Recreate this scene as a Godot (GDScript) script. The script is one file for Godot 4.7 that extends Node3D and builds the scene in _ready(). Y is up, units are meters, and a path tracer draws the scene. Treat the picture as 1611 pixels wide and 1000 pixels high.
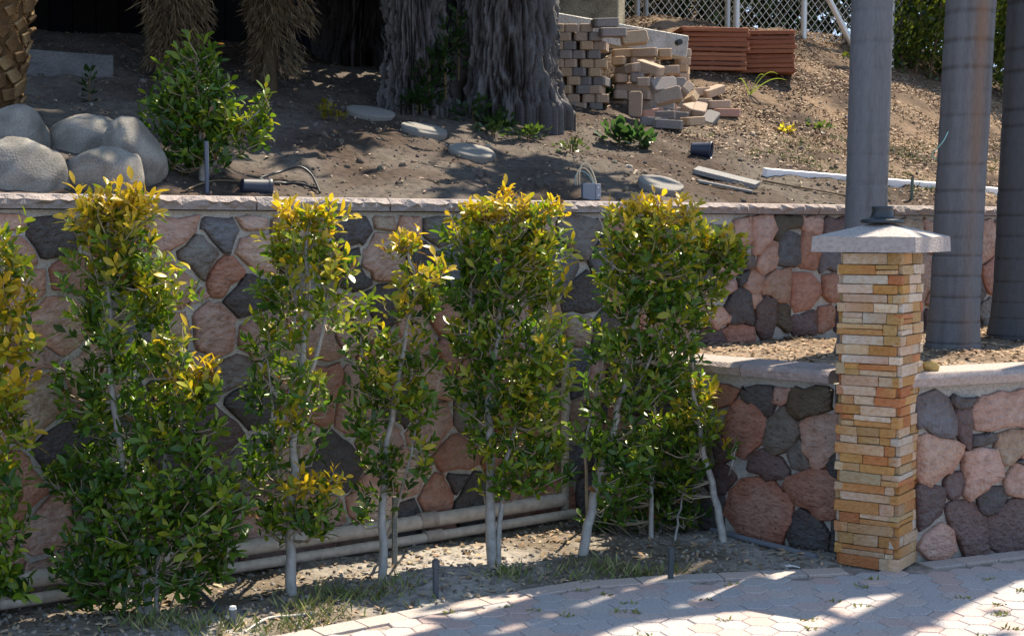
extends Node3D
# A stone retaining wall with a ficus hedge in front of it, a stacked-stone lamp pillar,
# palm trunks on a terrace and a shaded hillside garden behind.

const FOCAL := 2200.0
const EYE := 1.6
const SKYLINE := 355.0
var rng := RandomNumberGenerator.new()
var noise := FastNoiseLite.new()
var rough_noise := FastNoiseLite.new()
var along := Vector3(0.797, 0, -0.604)      # direction of the upper wall
var front := Vector3(0.604, 0, 0.797)       # its outward side
var wall_start := Vector3(-2.135, 0, -5.738)
var M := {}

# ---------------------------------------------------------------- mesh builder
class Geo:
	var v := PackedVector3Array()
	var n := PackedVector3Array()
	var c := PackedColorArray()
	var ix := PackedInt32Array()
	func add(p: Vector3, nn: Vector3, cc: Color) -> int:
		v.append(p); n.append(nn); c.append(cc)
		return v.size() - 1
	func tri(a: int, b: int, d: int) -> void:      # counter-clockwise seen from outside
		ix.append(a); ix.append(d); ix.append(b)
	func quad(a: int, b: int, d: int, e: int) -> void:
		tri(a, b, d); tri(a, d, e)
	func flat(p: Vector3, q: Vector3, r: Vector3, cc: Color) -> void:
		var nn := (q - p).cross(r - p).normalized()
		tri(add(p, nn, cc), add(q, nn, cc), add(r, nn, cc))
	func flat4(p: Vector3, q: Vector3, r: Vector3, s: Vector3, cc: Color) -> void:
		flat(p, q, r, cc); flat(p, r, s, cc)
	func ring_grid(rows: Array, closed: bool) -> void:   # rows of equal counts of points, smooth normals
		var start := v.size()
		var w: int = rows[0].size()
		for r in rows:
			for p in r:
				add(p, Vector3.ZERO, Color.WHITE)
		var m := w if closed else w - 1
		for i in rows.size() - 1:
			for j in m:
				var k := (j + 1) % w
				quad(start + i * w + j, start + i * w + k, start + (i + 1) * w + k, start + (i + 1) * w + j)
		smooth(start)
	func smooth(from: int) -> void:
		for i in range(from, v.size()):
			n[i] = Vector3.ZERO
		for t in range(0, ix.size(), 3):
			if ix[t] >= from:
				var f := (v[ix[t + 2]] - v[ix[t]]).cross(v[ix[t + 1]] - v[ix[t]])
				for k in 3:
					n[ix[t + k]] += f
		for i in range(from, v.size()):
			n[i] = n[i].normalized() if n[i].length_squared() > 1e-16 else Vector3.UP
	func tube(pts: Array, radii: Array, sides: int, cc: Color, caps := false) -> void:
		var start := v.size()
		var side := Vector3.ZERO
		for i in pts.size():
			var d: Vector3 = (pts[mini(i + 1, pts.size() - 1)] - pts[maxi(i - 1, 0)]).normalized()
			if side == Vector3.ZERO:
				side = d.cross(Vector3(0.31, 0.2, 0.93)).normalized()
			side = (side - d * side.dot(d)).normalized()
			var up := d.cross(side)
			for j in sides:
				var a := TAU * j / sides
				var o := side * cos(a) + up * sin(a)
				add(pts[i] + o * radii[i], o, cc)
		for i in pts.size() - 1:
			for j in sides:
				var k := (j + 1) % sides
				quad(start + i * sides + j, start + i * sides + k, start + (i + 1) * sides + k, start + (i + 1) * sides + j)
		if caps:
			for e in 2:
				var at: int = 0 if e == 0 else pts.size() - 1
				var d: Vector3 = (pts[1] - pts[0]).normalized() * -1.0 if e == 0 else (pts[-1] - pts[-2]).normalized()
				var mid := add(pts[at], d, cc)
				var rim := []
				for j in sides:
					rim.append(add(v[start + at * sides + j], d, cc))
				for j in sides:
					var k := (j + 1) % sides
					if e == 0: tri(mid, rim[k], rim[j])
					else: tri(mid, rim[j], rim[k])
	func block(x: Transform3D, size: Vector3, bevel: float, c0: Color, c1: Color, jit := 0.0, r: RandomNumberGenerator = null) -> void:
		var start := v.size()                     # a bevelled block; colours run along its x axis
		var h := size / 2.0
		var id := {}
		for sx in [-1, 1]:
			for sy in [-1, 1]:
				for sz in [-1, 1]:
					var s := Vector3(sx, sy, sz)
					var shift := Vector3.ZERO
					if r: shift = Vector3(r.randf_range(-jit, jit), r.randf_range(-jit, jit), r.randf_range(-jit, jit))
					for ax in 3:
						var p := Vector3(sx * h.x, sy * h.y, sz * h.z)
						for o in 3:
							if o != ax: p[o] -= s[o] * bevel
						var nn := Vector3.ZERO
						nn[ax] = s[ax]
						id[[sx, sy, sz, ax]] = add(x * (p + shift), (x.basis * nn).normalized(), c0 if sx < 0 else c1)
		var put := func(q: Array, out: Vector3) -> void:
			var f := (v[q[1]] - v[q[0]]).cross(v[q[2]] - v[q[0]])
			var o := x.basis * out
			if f.dot(o) < 0.0: q.reverse()
			if q.size() == 4: quad(q[0], q[1], q[2], q[3])
			else: tri(q[0], q[1], q[2])
		for ax in 3:
			var b := (ax + 1) % 3
			var d := (ax + 2) % 3
			for s in [-1, 1]:
				var q := []
				for k in [[-1, -1], [1, -1], [1, 1], [-1, 1]]:
					var t := [0, 0, 0]
					t[ax] = s; t[b] = k[0]; t[d] = k[1]
					q.append(id[[t[0], t[1], t[2], ax]])
				var out := Vector3.ZERO
				out[ax] = s
				put.call(q, out)
			for sb in [-1, 1]:                        # the bevels along this axis
				for sd in [-1, 1]:
					var q := []
					for e in [[-1, b], [1, b], [1, d], [-1, d]]:
						var t := [0, 0, 0]
						t[ax] = e[0]; t[b] = sb; t[d] = sd
						q.append(id[[t[0], t[1], t[2], e[1]]])
					var out := Vector3.ZERO
					out[b] = sb; out[d] = sd
					put.call(q, out)
		for sx in [-1, 1]:
			for sy in [-1, 1]:
				for sz in [-1, 1]:
					put.call([id[[sx, sy, sz, 0]], id[[sx, sy, sz, 1]], id[[sx, sy, sz, 2]]], Vector3(sx, sy, sz))
	func mesh() -> ArrayMesh:
		var a := []
		a.resize(Mesh.ARRAY_MAX)
		a[Mesh.ARRAY_VERTEX] = v
		a[Mesh.ARRAY_NORMAL] = n
		a[Mesh.ARRAY_COLOR] = c
		a[Mesh.ARRAY_INDEX] = ix
		var m := ArrayMesh.new()
		m.add_surface_from_arrays(Mesh.PRIMITIVE_TRIANGLES, a)
		return m

# ---------------------------------------------------------------- scene helpers
func part(called: String, g, mat: Material, parent: Node3D) -> MeshInstance3D:
	var o := MeshInstance3D.new()
	o.name = called
	o.mesh = g.mesh() if g is Geo else g
	o.material_override = mat
	parent.add_child(o, true)
	return o

func tag(o: Node, label: String, category: String, group := "") -> Node:
	o.set_meta("label", label)
	o.set_meta("category", category)
	if group: o.set_meta("group", group)
	return o

func thing(called: String, label: String, category: String, at := Vector3.ZERO, group := "") -> Node3D:
	var o := Node3D.new()
	o.name = called
	add_child(o, true)
	o.position = at
	tag(o, label, category, group)
	return o

func kind(o: Node, k: String) -> Node:
	o.set_meta("kind", k)
	return o

func copies(called: String, mesh: Mesh, mat: Material, xf: Array, cols: Array, parent: Node3D) -> MultiMeshInstance3D:
	var mm := MultiMesh.new()
	mm.transform_format = MultiMesh.TRANSFORM_3D
	mm.use_colors = true
	mm.mesh = mesh
	mm.instance_count = xf.size()
	for i in xf.size():
		mm.set_instance_transform(i, xf[i])
		mm.set_instance_color(i, cols[i])
	var o := MultiMeshInstance3D.new()
	o.name = called
	o.multimesh = mm
	o.material_override = mat
	o.set_meta("kind", "stuff")
	parent.add_child(o, true)
	return o

# the sight line of a point measured on the photograph, to survey where things stand
func ray(px: float, py: float) -> Vector3:
	var t := atan((500.0 - SKYLINE) / FOCAL)
	var b := (500.0 - py) / FOCAL
	return Vector3((px - 805.5) / FOCAL, b * cos(t) - sin(t), -cos(t) - b * sin(t))
func at(px: float, py: float, depth: float) -> Vector3:
	return Vector3(0, EYE, 0) + ray(px, py) * depth
func at_z(px: float, py: float, z: float) -> Vector3:
	var r := ray(px, py)
	return Vector3(0, EYE, 0) + r * (z / r.z)
func on_y(px: float, py: float, y := 0.0) -> Vector3:
	var r := ray(px, py)
	return Vector3(0, EYE, 0) + r * ((y - EYE) / r.y)
func on_plane(px: float, py: float, n: Vector3, d: float) -> Vector3:
	var r := ray(px, py)
	return Vector3(0, EYE, 0) + r * (d / n.dot(r))
func us(u: float, s: float, y := 0.0) -> Vector3:
	return wall_start + along * u - front * s + Vector3(0, y, 0)
func to_us(p: Vector3) -> Vector2:
	return Vector2((p - wall_start).dot(along), -(p - wall_start).dot(front))
func hill(u: float, s: float) -> float:
	var steep := lerpf(0.3, 0.6, smoothstep(6.8, 8.3, u))
	var h := 1.645 + 0.3 * minf(s, 2.6) + steep * clampf(s - 2.6, 0.0, 2.2) + 0.08 * maxf(s - 4.8, 0.0)
	h += 0.75 * maxf(s - 7.5, 0.0)
	var bump := smoothstep(0.05, 0.4, s)
	h += bump * (noise.get_noise_2d(u * 60.0, s * 60.0) * 0.06 + noise.get_noise_2d(u * 260.0 + 90.0, s * 260.0) * 0.03 + noise.get_noise_2d(u * 900.0 + 40.0, s * 900.0) * 0.01)
	return h
func hill_at(p: Vector3) -> float:
	var q := to_us(p)
	return hill(q.x, q.y)
func on_hill(px: float, py: float) -> Vector3:
	var r := ray(px, py)
	var k := 5.9
	while k < 26.0:
		var p := Vector3(0, EYE, 0) + r * k
		var q := to_us(p)
		if q.y > 0.1 and p.y < hill(q.x, q.y):
			return Vector3(p.x, hill(q.x, q.y), p.z)
		k += 0.02
	return Vector3(0, EYE, 0) + r * 14.0

func noise_tex(freq: float, low: Color, high: Color, seed_ := 1, octaves := 4, mid := Color(0, 0, 0, 0), kind_ := FastNoiseLite.TYPE_SIMPLEX_SMOOTH, size := 512) -> NoiseTexture2D:
	var t := NoiseTexture2D.new()
	var f := FastNoiseLite.new()
	f.seed = seed_
	f.noise_type = kind_
	f.frequency = freq
	f.fractal_octaves = octaves
	t.noise = f
	t.width = size; t.height = size
	t.seamless = true
	var r := Gradient.new()
	r.set_color(0, low); r.set_color(1, high)
	if mid.a > 0.0: r.add_point(0.5, mid)
	t.color_ramp = r
	return t
func bump_tex(freq: float, strength: float, seed_ := 1, octaves := 5, kind_ := FastNoiseLite.TYPE_SIMPLEX_SMOOTH) -> NoiseTexture2D:
	var t := NoiseTexture2D.new()
	var f := FastNoiseLite.new()
	f.seed = seed_
	f.noise_type = kind_
	f.frequency = freq
	f.fractal_octaves = octaves
	t.noise = f
	t.width = 512; t.height = 512
	t.seamless = true
	t.as_normal_map = true
	t.bump_strength = strength
	return t
func lin(r: float, g: float, b: float) -> Color:
	return Color(r, g, b)
func mat(rough: float, tex: Texture2D = null, scale := 1.0, bump: Texture2D = null, bump_scale := 1.0, spec := 0.5) -> StandardMaterial3D:
	var m := StandardMaterial3D.new()
	m.vertex_color_use_as_albedo = true
	m.roughness = rough
	m.metallic_specular = spec
	if tex: m.albedo_texture = tex
	if bump:
		m.normal_enabled = true
		m.normal_texture = bump
		m.normal_scale = bump_scale
	if tex or bump:
		m.uv1_triplanar = true
		m.uv1_world_triplanar = true
		m.uv1_scale = Vector3.ONE * scale
	return m
func grey(v: float) -> Color:
	return Color(v, v, v).linear_to_srgb()
func vary(c: Color, a: float) -> Color:
	var k := 1.0 + rng.randf_range(-a, a)
	return Color(c.r * k * (1 + rng.randf_range(-a, a) * 0.25), c.g * k, c.b * k * (1 + rng.randf_range(-a, a) * 0.3))
func rand_basis() -> Basis:
	return Basis.from_euler(Vector3(rng.randf() * TAU, rng.randf() * TAU, rng.randf() * TAU))
func frame(y_axis: Vector3, twist: float) -> Basis:
	var y := y_axis.normalized()
	var x := y.cross(Vector3(0.13, 0.9, 0.41) if absf(y.y) < 0.9 else Vector3(1, 0, 0)).normalized()
	return Basis(x, y, x.cross(y)).rotated(y, twist)

# ---------------------------------------------------------------- materials
func make_materials() -> void:
	var mott := noise_tex(0.012, grey(0.42), grey(1.0), 3, 5, grey(0.8))
	var stain := noise_tex(0.011, lin(0.5, 0.42, 0.37).linear_to_srgb(), lin(1.0, 1.0, 1.0).linear_to_srgb(), 9, 5, lin(0.82, 0.77, 0.74).linear_to_srgb())
	var fine := noise_tex(0.05, grey(0.5), grey(1.0), 5, 4, grey(0.85))
	var speck := noise_tex(0.13, grey(0.35), grey(1.0), 8, 3, grey(0.85))
	var rock_bump := bump_tex(0.02, 9.0, 11)
	var grain_bump := bump_tex(0.09, 6.0, 12, 3)
	M.rock = mat(0.58, stain, 3.4, rock_bump, 2.6, 0.5)
	M.mortar = mat(0.95, fine, 2.0, grain_bump, 0.8, 0.3)
	M.cap = mat(0.85, fine, 1.6, grain_bump, 0.7, 0.4)
	M.ledge = mat(0.7, noise_tex(0.014, lin(0.72, 0.52, 0.33).linear_to_srgb(), Color.WHITE, 33, 5, lin(0.95, 0.89, 0.8).linear_to_srgb()), 5.5, rock_bump, 1.6, 0.4)
	M.paver = mat(0.85, fine, 3.0, grain_bump, 0.5, 0.35)
	M.brick = mat(0.9, fine, 2.5, grain_bump, 0.6, 0.3)
	M.soil = mat(0.97, mott, 1.7, rock_bump, 1.0, 0.15)
	M.boulder = mat(0.85, speck, 1.6, grain_bump, 0.25, 0.3)
	M.plain = mat(0.8, fine, 4.0, null, 1.0, 0.3)
	M.plaster = mat(0.95, mott, 0.8, grain_bump, 0.9, 0.2)
	M.wood = mat(0.9, fine, 2.0, grain_bump, 0.7, 0.2)
	M.bark = mat(0.95, fine, 2.2, grain_bump, 1.0, 0.15)
	M.plastic = mat(0.45, null)
	M.pipe = mat(0.5, mott, 3.0, null, 1.0, 0.4)
	M.metal = mat(0.45, fine, 3.0)
	M.metal.metallic = 0.6
	var streak := noise_tex(0.02, grey(0.74), grey(1.0), 21, 5, grey(0.9))
	M.palm = mat(0.88, streak, 1.0, grain_bump, 0.5, 0.2)
	M.palm.uv1_scale = Vector3(5.0, 0.9, 5.0)
	M.leaf = mat(0.31, null, 1.0, null, 1.0, 0.5)
	M.leaf.cull_mode = BaseMaterial3D.CULL_DISABLED
	M.leaf.backlight_enabled = true
	M.leaf.backlight = Color(1.0, 1.0, 0.7)
	M.frond = mat(0.6, null, 1.0, null, 1.0, 0.3)
	M.frond.cull_mode = BaseMaterial3D.CULL_DISABLED
	M.frond.backlight_enabled = true
	M.frond.backlight = Color(0.5, 0.5, 0.4)
	M.dry = mat(0.9, null, 1.0, null, 1.0, 0.15)
	M.dry.cull_mode = BaseMaterial3D.CULL_DISABLED

# ---------------------------------------------------------------- leaves
func leaf_mesh(c: Color, wide := 0.2, fold := 0.05, droop := 0.14) -> ArrayMesh:
	var g := Geo.new()
	var prof := [[0.0, 0.02], [0.22, 0.62], [0.48, 1.0], [0.74, 0.82], [0.92, 0.36], [1.0, 0.0]]
	var rows := []
	for p in prof:
		var y: float = p[0]
		var w: float = p[1] * wide
		var z := -droop * y * y
		rows.append([Vector3(-w, y, z + fold * p[1]), Vector3(0, y, z), Vector3(w, y, z + fold * p[1])])
	g.ring_grid(rows, false)
	for i in g.c.size(): g.c[i] = c
	return g.mesh()

func small_leaf_mesh() -> ArrayMesh:
	var g := Geo.new()
	g.ring_grid([[Vector3(-0.02, 0, 0), Vector3(0.02, 0, 0)], [Vector3(-0.24, 0.45, 0.03), Vector3(0.24, 0.45, -0.03)], [Vector3(-0.02, 1, -0.12), Vector3(0.02, 1, -0.12)]], false)
	return g.mesh()

var leaf_palette := []
var leaf_meshes := []
var white_leaf: ArrayMesh
var simple_leaf: ArrayMesh
func make_leaves() -> void:
	white_leaf = leaf_mesh(Color.WHITE)
	simple_leaf = small_leaf_mesh()
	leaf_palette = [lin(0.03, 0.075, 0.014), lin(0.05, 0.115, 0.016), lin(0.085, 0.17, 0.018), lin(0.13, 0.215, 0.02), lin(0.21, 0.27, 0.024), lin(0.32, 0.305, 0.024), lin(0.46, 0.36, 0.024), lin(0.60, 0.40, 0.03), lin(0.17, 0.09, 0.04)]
	for i in 18:
		leaf_meshes.append(leaf_mesh(vary(leaf_palette[i / 2], 0.12), 0.18 if i % 2 else 0.22, 0.05, 0.1 if i % 2 else 0.2))

# ---------------------------------------------------------------- stones in a wall face
func clip(poly: PackedVector2Array, nrm: Vector2, d: float) -> PackedVector2Array:   # keep nrm.p <= d
	var out := PackedVector2Array()
	for i in poly.size():
		var a := poly[i]
		var b := poly[(i + 1) % poly.size()]
		var da := nrm.dot(a) - d
		var db := nrm.dot(b) - d
		if da <= 0.0: out.append(a)
		if (da < 0.0) != (db < 0.0) and absf(da - db) > 1e-9:
			out.append(a.lerp(b, da / (da - db)))
	return out

func area_of(p: PackedVector2Array) -> float:
	var s := 0.0
	for i in p.size():
		s += p[i].cross(p[(i + 1) % p.size()])
	return s / 2.0

func rounded(poly: PackedVector2Array) -> PackedVector2Array:
	var out := PackedVector2Array()
	for i in poly.size():
		var a := poly[i]
		var b := poly[(i + 1) % poly.size()]
		out.append(a.lerp(b, 0.11))
		out.append(a.lerp(b, 0.89))
	return out

func thin(poly: PackedVector2Array, gap: float) -> PackedVector2Array:   # drop points that lie too close together
	var out := PackedVector2Array()
	for p in poly:
		if out.is_empty() or (out[-1].distance_to(p) > gap and out[0].distance_to(p) > gap):
			out.append(p)
	return out

# place(u, y, out) gives the point in space; the polygon is in (u, y) metres
func wall_stone(poly: PackedVector2Array, place: Callable, col: Color, parent: Node3D) -> void:
	poly = thin(poly, 0.012)
	if poly.size() < 3: return
	if area_of(poly) < 0.0: poly.reverse()
	poly = rounded(poly)
	var dense := PackedVector2Array()
	for i in poly.size():      # long edges get a few more points, so that the outline can wander
		var a := poly[i]
		var b := poly[(i + 1) % poly.size()]
		var cuts := clampi(int(a.distance_to(b) / 0.05), 1, 3)
		for k in cuts: dense.append(a.lerp(b, float(k) / cuts))
	poly = thin(dense, 0.005)
	var mid := Vector2.ZERO
	for p in poly: mid += p
	mid /= poly.size()
	var thick := rng.randf_range(0.018, 0.032)
	var tilt := Vector2(rng.randf_range(-0.06, 0.06), rng.randf_range(-0.08, 0.04))
	var rows := [[], [], [], []]
	var amount := rng.randf_range(0.6, 1.3)
	for p in poly:
		var q := p + Vector2(rough_noise.get_noise_2d(p.x * 900.0, p.y * 900.0), rough_noise.get_noise_2d(p.x * 900.0 + 500.0, p.y * 900.0)) * 0.028
		var d: Vector2 = q - mid
		var shrink := 1.0 - minf(0.009 / maxf(d.length(), 0.02), 0.3)
		for k in 4:
			var f: float = [1.0, 1.0 - (1.0 - shrink) * 0.25, shrink, shrink * 0.62][k]
			var w: float = [-0.01, 0.62, 0.98, 1.06][k]
			var at_ := mid + d * f
			var bumpy: float = 0.0 if k == 0 else rough_noise.get_noise_3d(at_.x * 500.0, at_.y * 500.0, mid.x * 300.0) * 0.015 * amount
			rows[k].append(place.call(at_.x, at_.y, thick * w + bumpy + (d * f).dot(tilt) * (0.0 if k == 0 else 1.0)))
	var g := Geo.new()
	g.ring_grid(rows, true)
	var top: int = g.v.size() - poly.size()
	var hub := g.add(place.call(mid.x, mid.y, thick * 1.07 + rough_noise.get_noise_2d(mid.x * 500.0, mid.y * 500.0) * 0.01), Vector3.UP, Color.WHITE)
	for j in poly.size():
		g.tri(top + j, top + (j + 1) % poly.size(), hub)
	g.smooth(0)
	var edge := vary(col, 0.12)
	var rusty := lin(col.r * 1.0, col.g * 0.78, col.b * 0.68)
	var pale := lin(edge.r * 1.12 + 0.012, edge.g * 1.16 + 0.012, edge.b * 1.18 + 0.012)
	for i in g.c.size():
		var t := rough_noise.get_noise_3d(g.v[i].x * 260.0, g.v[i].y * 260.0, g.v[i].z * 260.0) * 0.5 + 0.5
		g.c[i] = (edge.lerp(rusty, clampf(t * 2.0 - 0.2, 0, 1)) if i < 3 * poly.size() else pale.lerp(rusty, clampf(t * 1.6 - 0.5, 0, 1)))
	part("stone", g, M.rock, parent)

func stone_color(k: String) -> Color:
	var base: Color = {"p": lin(0.45, 0.32, 0.265), "r": lin(0.35, 0.195, 0.14), "d": lin(0.065, 0.062, 0.065), "g": lin(0.17, 0.165, 0.155), "t": lin(0.36, 0.29, 0.215), "b": lin(0.12, 0.13, 0.15), "v": lin(0.125, 0.09, 0.09), "o": lin(0.085, 0.07, 0.045)}[k]
	return vary(base, 0.16)

# stones between seeds [u, y, reach, colour]; each cell ends where the weighted distances to two seeds are equal
func stone_cells(seeds: Array, lo: Vector2, hi: Vector2, place: Callable, parent: Node3D, skip: Callable, border := []) -> void:
	for i in seeds.size():
		var a: Vector2 = seeds[i][0]
		if skip.call(a): continue
		var poly := PackedVector2Array([lo, Vector2(hi.x, lo.y), hi, Vector2(lo.x, hi.y)])
		for e in [[Vector2.RIGHT, a.x + 0.28], [Vector2.LEFT, 0.28 - a.x], [Vector2.DOWN, a.y + 0.3], [Vector2.UP, 0.3 - a.y]]:
			poly = clip(poly, e[0], e[1])
		for j in seeds.size() + border.size():
			if j == i: continue
			var other: Array = seeds[j] if j < seeds.size() else border[j - seeds.size()]
			var b: Vector2 = other[0]
			var dist := a.distance_to(b)
			if dist > 0.9 or dist < 0.001: continue
			var nrm := (b - a) / dist
			var cut: float = (dist * dist + seeds[i][1] * seeds[i][1] - other[1] * other[1]) / (2.0 * dist)
			poly = clip(poly, nrm, nrm.dot(a) + cut - 0.0075)
			if poly.size() < 3: break
		if poly.size() >= 3 and absf(area_of(poly)) > 0.0022:
			wall_stone(poly, place, stone_color(seeds[i][2]), parent)

func fill_seeds(seeds: Array, lo: Vector2, hi: Vector2, gap: float, letters: String) -> void:
	for tries in 2600:
		var p := Vector2(rng.randf_range(lo.x, hi.x), rng.randf_range(lo.y, hi.y))
		var r := rng.randf_range(0.055, 0.12)
		var ok := true
		for s in seeds:
			if p.distance_to(s[0]) < gap * 0.62 + (r + s[1]) * 0.42:
				ok = false
				break
		if ok: seeds.append([p, r, letters[rng.randi() % letters.length()]])

# a capstone with a hand-chipped front edge, from p to q along the wall
func capstone(p: Vector3, q: Vector3, out: Vector3, bottom: float, top: float, front_at: float, back_at: float, col: Color, chip: float, parent: Node3D) -> void:
	var g := Geo.new()
	var dir := (q - p).normalized()
	var long := p.distance_to(q)
	var steps := maxi(3, int(long / 0.035))
	var h := top - bottom
	var prev := []
	var shade := vary(col, 0.06)
	for i in steps + 1:
		var t := long * i / steps
		var bite := rng.randf_range(-1, 1) * chip
		var bite2 := rng.randf_range(-1, 1) * chip
		var base := p + dir * t
		var pr := []
		for k in [[front_at - 0.004, bottom], [front_at + bite * 0.7, bottom + h * 0.3], [front_at + 0.004 + bite2, bottom + h * (0.62 + bite * 8.0)], [front_at - 0.016 + bite * 0.8, top - 0.004], [front_at - 0.034 + bite2 * 0.5, top], [back_at, top], [back_at, bottom]]:
			pr.append(base + out * k[0] + Vector3(0, k[1], 0))
		if i > 0:
			for k in 7:
				var l := (k + 1) % 7
				if (i + k) % 2:
					g.flat(prev[k], pr[k], pr[l], shade); g.flat(prev[k], pr[l], prev[l], shade)
				else:
					g.flat(prev[k], pr[k], prev[l], shade); g.flat(pr[k], pr[l], prev[l], shade)
		if i == 0 or i == steps:
			for k in range(1, 6):
				if i == 0: g.flat(pr[0], pr[k], pr[k + 1], shade)
				else: g.flat(pr[0], pr[k + 1], pr[k], shade)
		prev = pr
	part("capstone", g, M.cap, parent)

func zoomed(list: Array, ox: float, oy: float, scale: float, n: Vector3, d: float, start: Vector3, dir: Vector3) -> PackedVector2Array:
	var out := PackedVector2Array()
	for i in range(0, list.size(), 2):
		var p := on_plane(ox + list[i] / scale, oy + list[i + 1] / scale, n, d)
		out.append(Vector2((p - start).dot(dir), p.y))
	var mid := Vector2.ZERO
	for q in out: mid += q / out.size()
	for i in out.size(): out[i] += (out[i] - mid).normalized() * 0.02
	return out

func seed_list(list: Array, ox: float, oy: float, scale: float) -> Array:
	var out := []
	for s in list:
		var p := on_plane(ox + s[0] / scale, oy + s[1] / scale, front, front.dot(wall_start))
		out.append([Vector2((p - wall_start).dot(along), p.y), s[2], s[3]])
	return out

func upper_wall() -> void:
	var w := thing("retaining_wall", "long upper retaining wall of pink and dark rubble stone behind the hedge", "wall", us(0, 0))
	w.position = Vector3.ZERO
	var g := Geo.new()
	var x := Transform3D(Basis(along, Vector3.UP, front), us(4.0, 0.15, 0.78))
	g.block(x, Vector3(11.0, 1.78, 0.3), 0.005, lin(0.52, 0.49, 0.44), lin(0.52, 0.49, 0.44))
	part("mortar", g, M.mortar, w)
	var place := func(u: float, y: float, o: float) -> Vector3: return us(u, -o, y)
	var s5 := seed_list([[265, 170, 0.10, "b"], [180, 255, 0.11, "g"], [280, 330, 0.1, "r"], [95, 150, 0.09, "p"], [95, 370, 0.10, "p"], [235, 545, 0.13, "p"], [355, 425, 0.1, "d"], [385, 225, 0.09, "p"], [385, 125, 0.07, "p"], [310, 725, 0.1, "g"], [350, 835, 0.1, "d"], [115, 560, 0.08, "t"], [75, 630, 0.07, "g"], [165, 662, 0.05, "p"], [270, 930, 0.1, "v"], [385, 560, 0.09, "p"], [170, 420, 0.05, "p"]], 240, 300, 2.5)
	var seeds := s5
	seeds += seed_list([[195, 260, 0.11, "d"], [95, 330, 0.1, "p"], [130, 470, 0.11, "p"], [270, 450, 0.1, "r"], [235, 590, 0.12, "p"], [60, 190, 0.07, "p"]], 0, 280, 2.779)
	seeds += seed_list([[500, 230, 0.09, "d"], [515, 330, 0.05, "d"], [515, 420, 0.08, "d"], [612, 350, 0.13, "p"], [735, 205, 0.08, "p"], [625, 190, 0.06, "t"], [840, 215, 0.08, "g"], [775, 345, 0.09, "d"], [610, 535, 0.08, "d"], [480, 600, 0.1, "p"], [905, 790, 0.08, "r"], [1000, 840, 0.09, "r"], [830, 870, 0.1, "p"]], 380, 280, 2.779)
	seeds += seed_list([[420, 230, 0.09, "g"], [320, 420, 0.1, "b"], [420, 530, 0.09, "d"], [420, 660, 0.08, "t"]], 760, 280, 2.779)
	seeds += seed_list([[240, 400, 0.11, "r"], [235, 480, 0.08, "r"], [315, 210, 0.09, "r"], [315, 345, 0.07, "d"], [385, 410, 0.1, "d"], [210, 80, 0.1, "p"], [555, 430, 0.09, "r"], [130, 480, 0.09, "d"]], 600, 640, 2.779)
	# the stretch that stands free to the right of the hedge: every stone as it was laid
	var o := front.dot(wall_start)
	var border := []
	for s in [["p", [232, 160, 322, 152, 328, 270, 300, 300, 215, 275]], ["p", [335, 150, 440, 148, 452, 232, 385, 335, 335, 345, 332, 260]], ["o", [457, 150, 598, 145, 598, 200, 505, 220, 465, 275, 455, 200]], ["b", [500, 230, 583, 255, 580, 390, 560, 412, 467, 410, 472, 310]], ["p", [428, 300, 460, 290, 460, 380, 440, 440, 385, 465, 352, 430, 372, 370]], ["r", [614, 225, 658, 232, 700, 275, 698, 330, 688, 440, 592, 420, 602, 330]], ["p", [612, 150, 720, 150, 722, 250, 662, 222, 612, 210]], ["v", [735, 150, 900, 150, 900, 240, 735, 262]], ["b", [708, 345, 825, 345, 828, 450, 702, 450]], ["d", [845, 262, 960, 250, 960, 450, 845, 450]], ["p", [340, 440, 385, 500, 385, 560, 340, 580, 290, 550, 285, 500]], ["p", [400, 505, 460, 457, 533, 447, 543, 480, 533, 615, 470, 612, 392, 570]], ["r", [558, 457, 640, 470, 703, 520, 713, 590, 640, 643, 580, 673, 558, 640]], ["r", [727, 490, 780, 477, 840, 480, 845, 600, 762, 620, 732, 570]], ["p", [865, 480, 960, 470, 960, 610, 870, 600]], ["p", [320, 592, 378, 582, 370, 620, 332, 660]], ["d", [182, 640, 250, 545, 300, 572, 315, 650, 328, 738, 210, 748, 192, 700]], ["v", [347, 660, 400, 612, 453, 632, 438, 730, 428, 820, 390, 830, 347, 770]], ["o", [467, 642, 540, 647, 546, 778, 520, 793, 462, 740]], ["v", [562, 702, 678, 672, 678, 800, 572, 815, 557, 780]], ["r", [702, 665, 785, 652, 798, 740, 760, 778, 692, 800]], ["d", [815, 645, 960, 640, 960, 790, 800, 790]], ["p", [97, 715, 150, 657, 188, 700, 188, 743, 120, 763]], ["r", [167, 777, 260, 762, 330, 772, 335, 840, 270, 890, 210, 895, 182, 840]], ["v", [45, 792, 150, 782, 173, 840, 178, 910, 60, 920, 20, 890]], ["p", [142, 570, 182, 512, 238, 507, 223, 560, 150, 600]], ["d", [252, 482, 300, 457, 290, 500, 257, 520]], ["p", [20, 692, 58, 700, 78, 745, 40, 768, 0, 790]], ["g", [82, 192, 200, 197, 200, 280, 150, 298, 82, 270]], ["p", [120, 420, 200, 380, 270, 420, 240, 470, 160, 490]], ["d", [30, 420, 100, 430, 130, 500, 90, 560, 20, 560]], ["g", [225, 310, 320, 365, 330, 430, 280, 440, 215, 370]], ["r", [90, 310, 190, 310, 200, 370, 110, 405, 60, 380]], ["t", [-20, 590, 60, 580, 110, 640, 70, 680, -10, 675]]]:
		var poly := zoomed(s[1], 1090, 300, 3.572, front, o, wall_start, along)
		wall_stone(poly, place, stone_color(s[0]), w)
	var free_from := to_us(on_plane(1092, 400, front, o)).x
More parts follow.
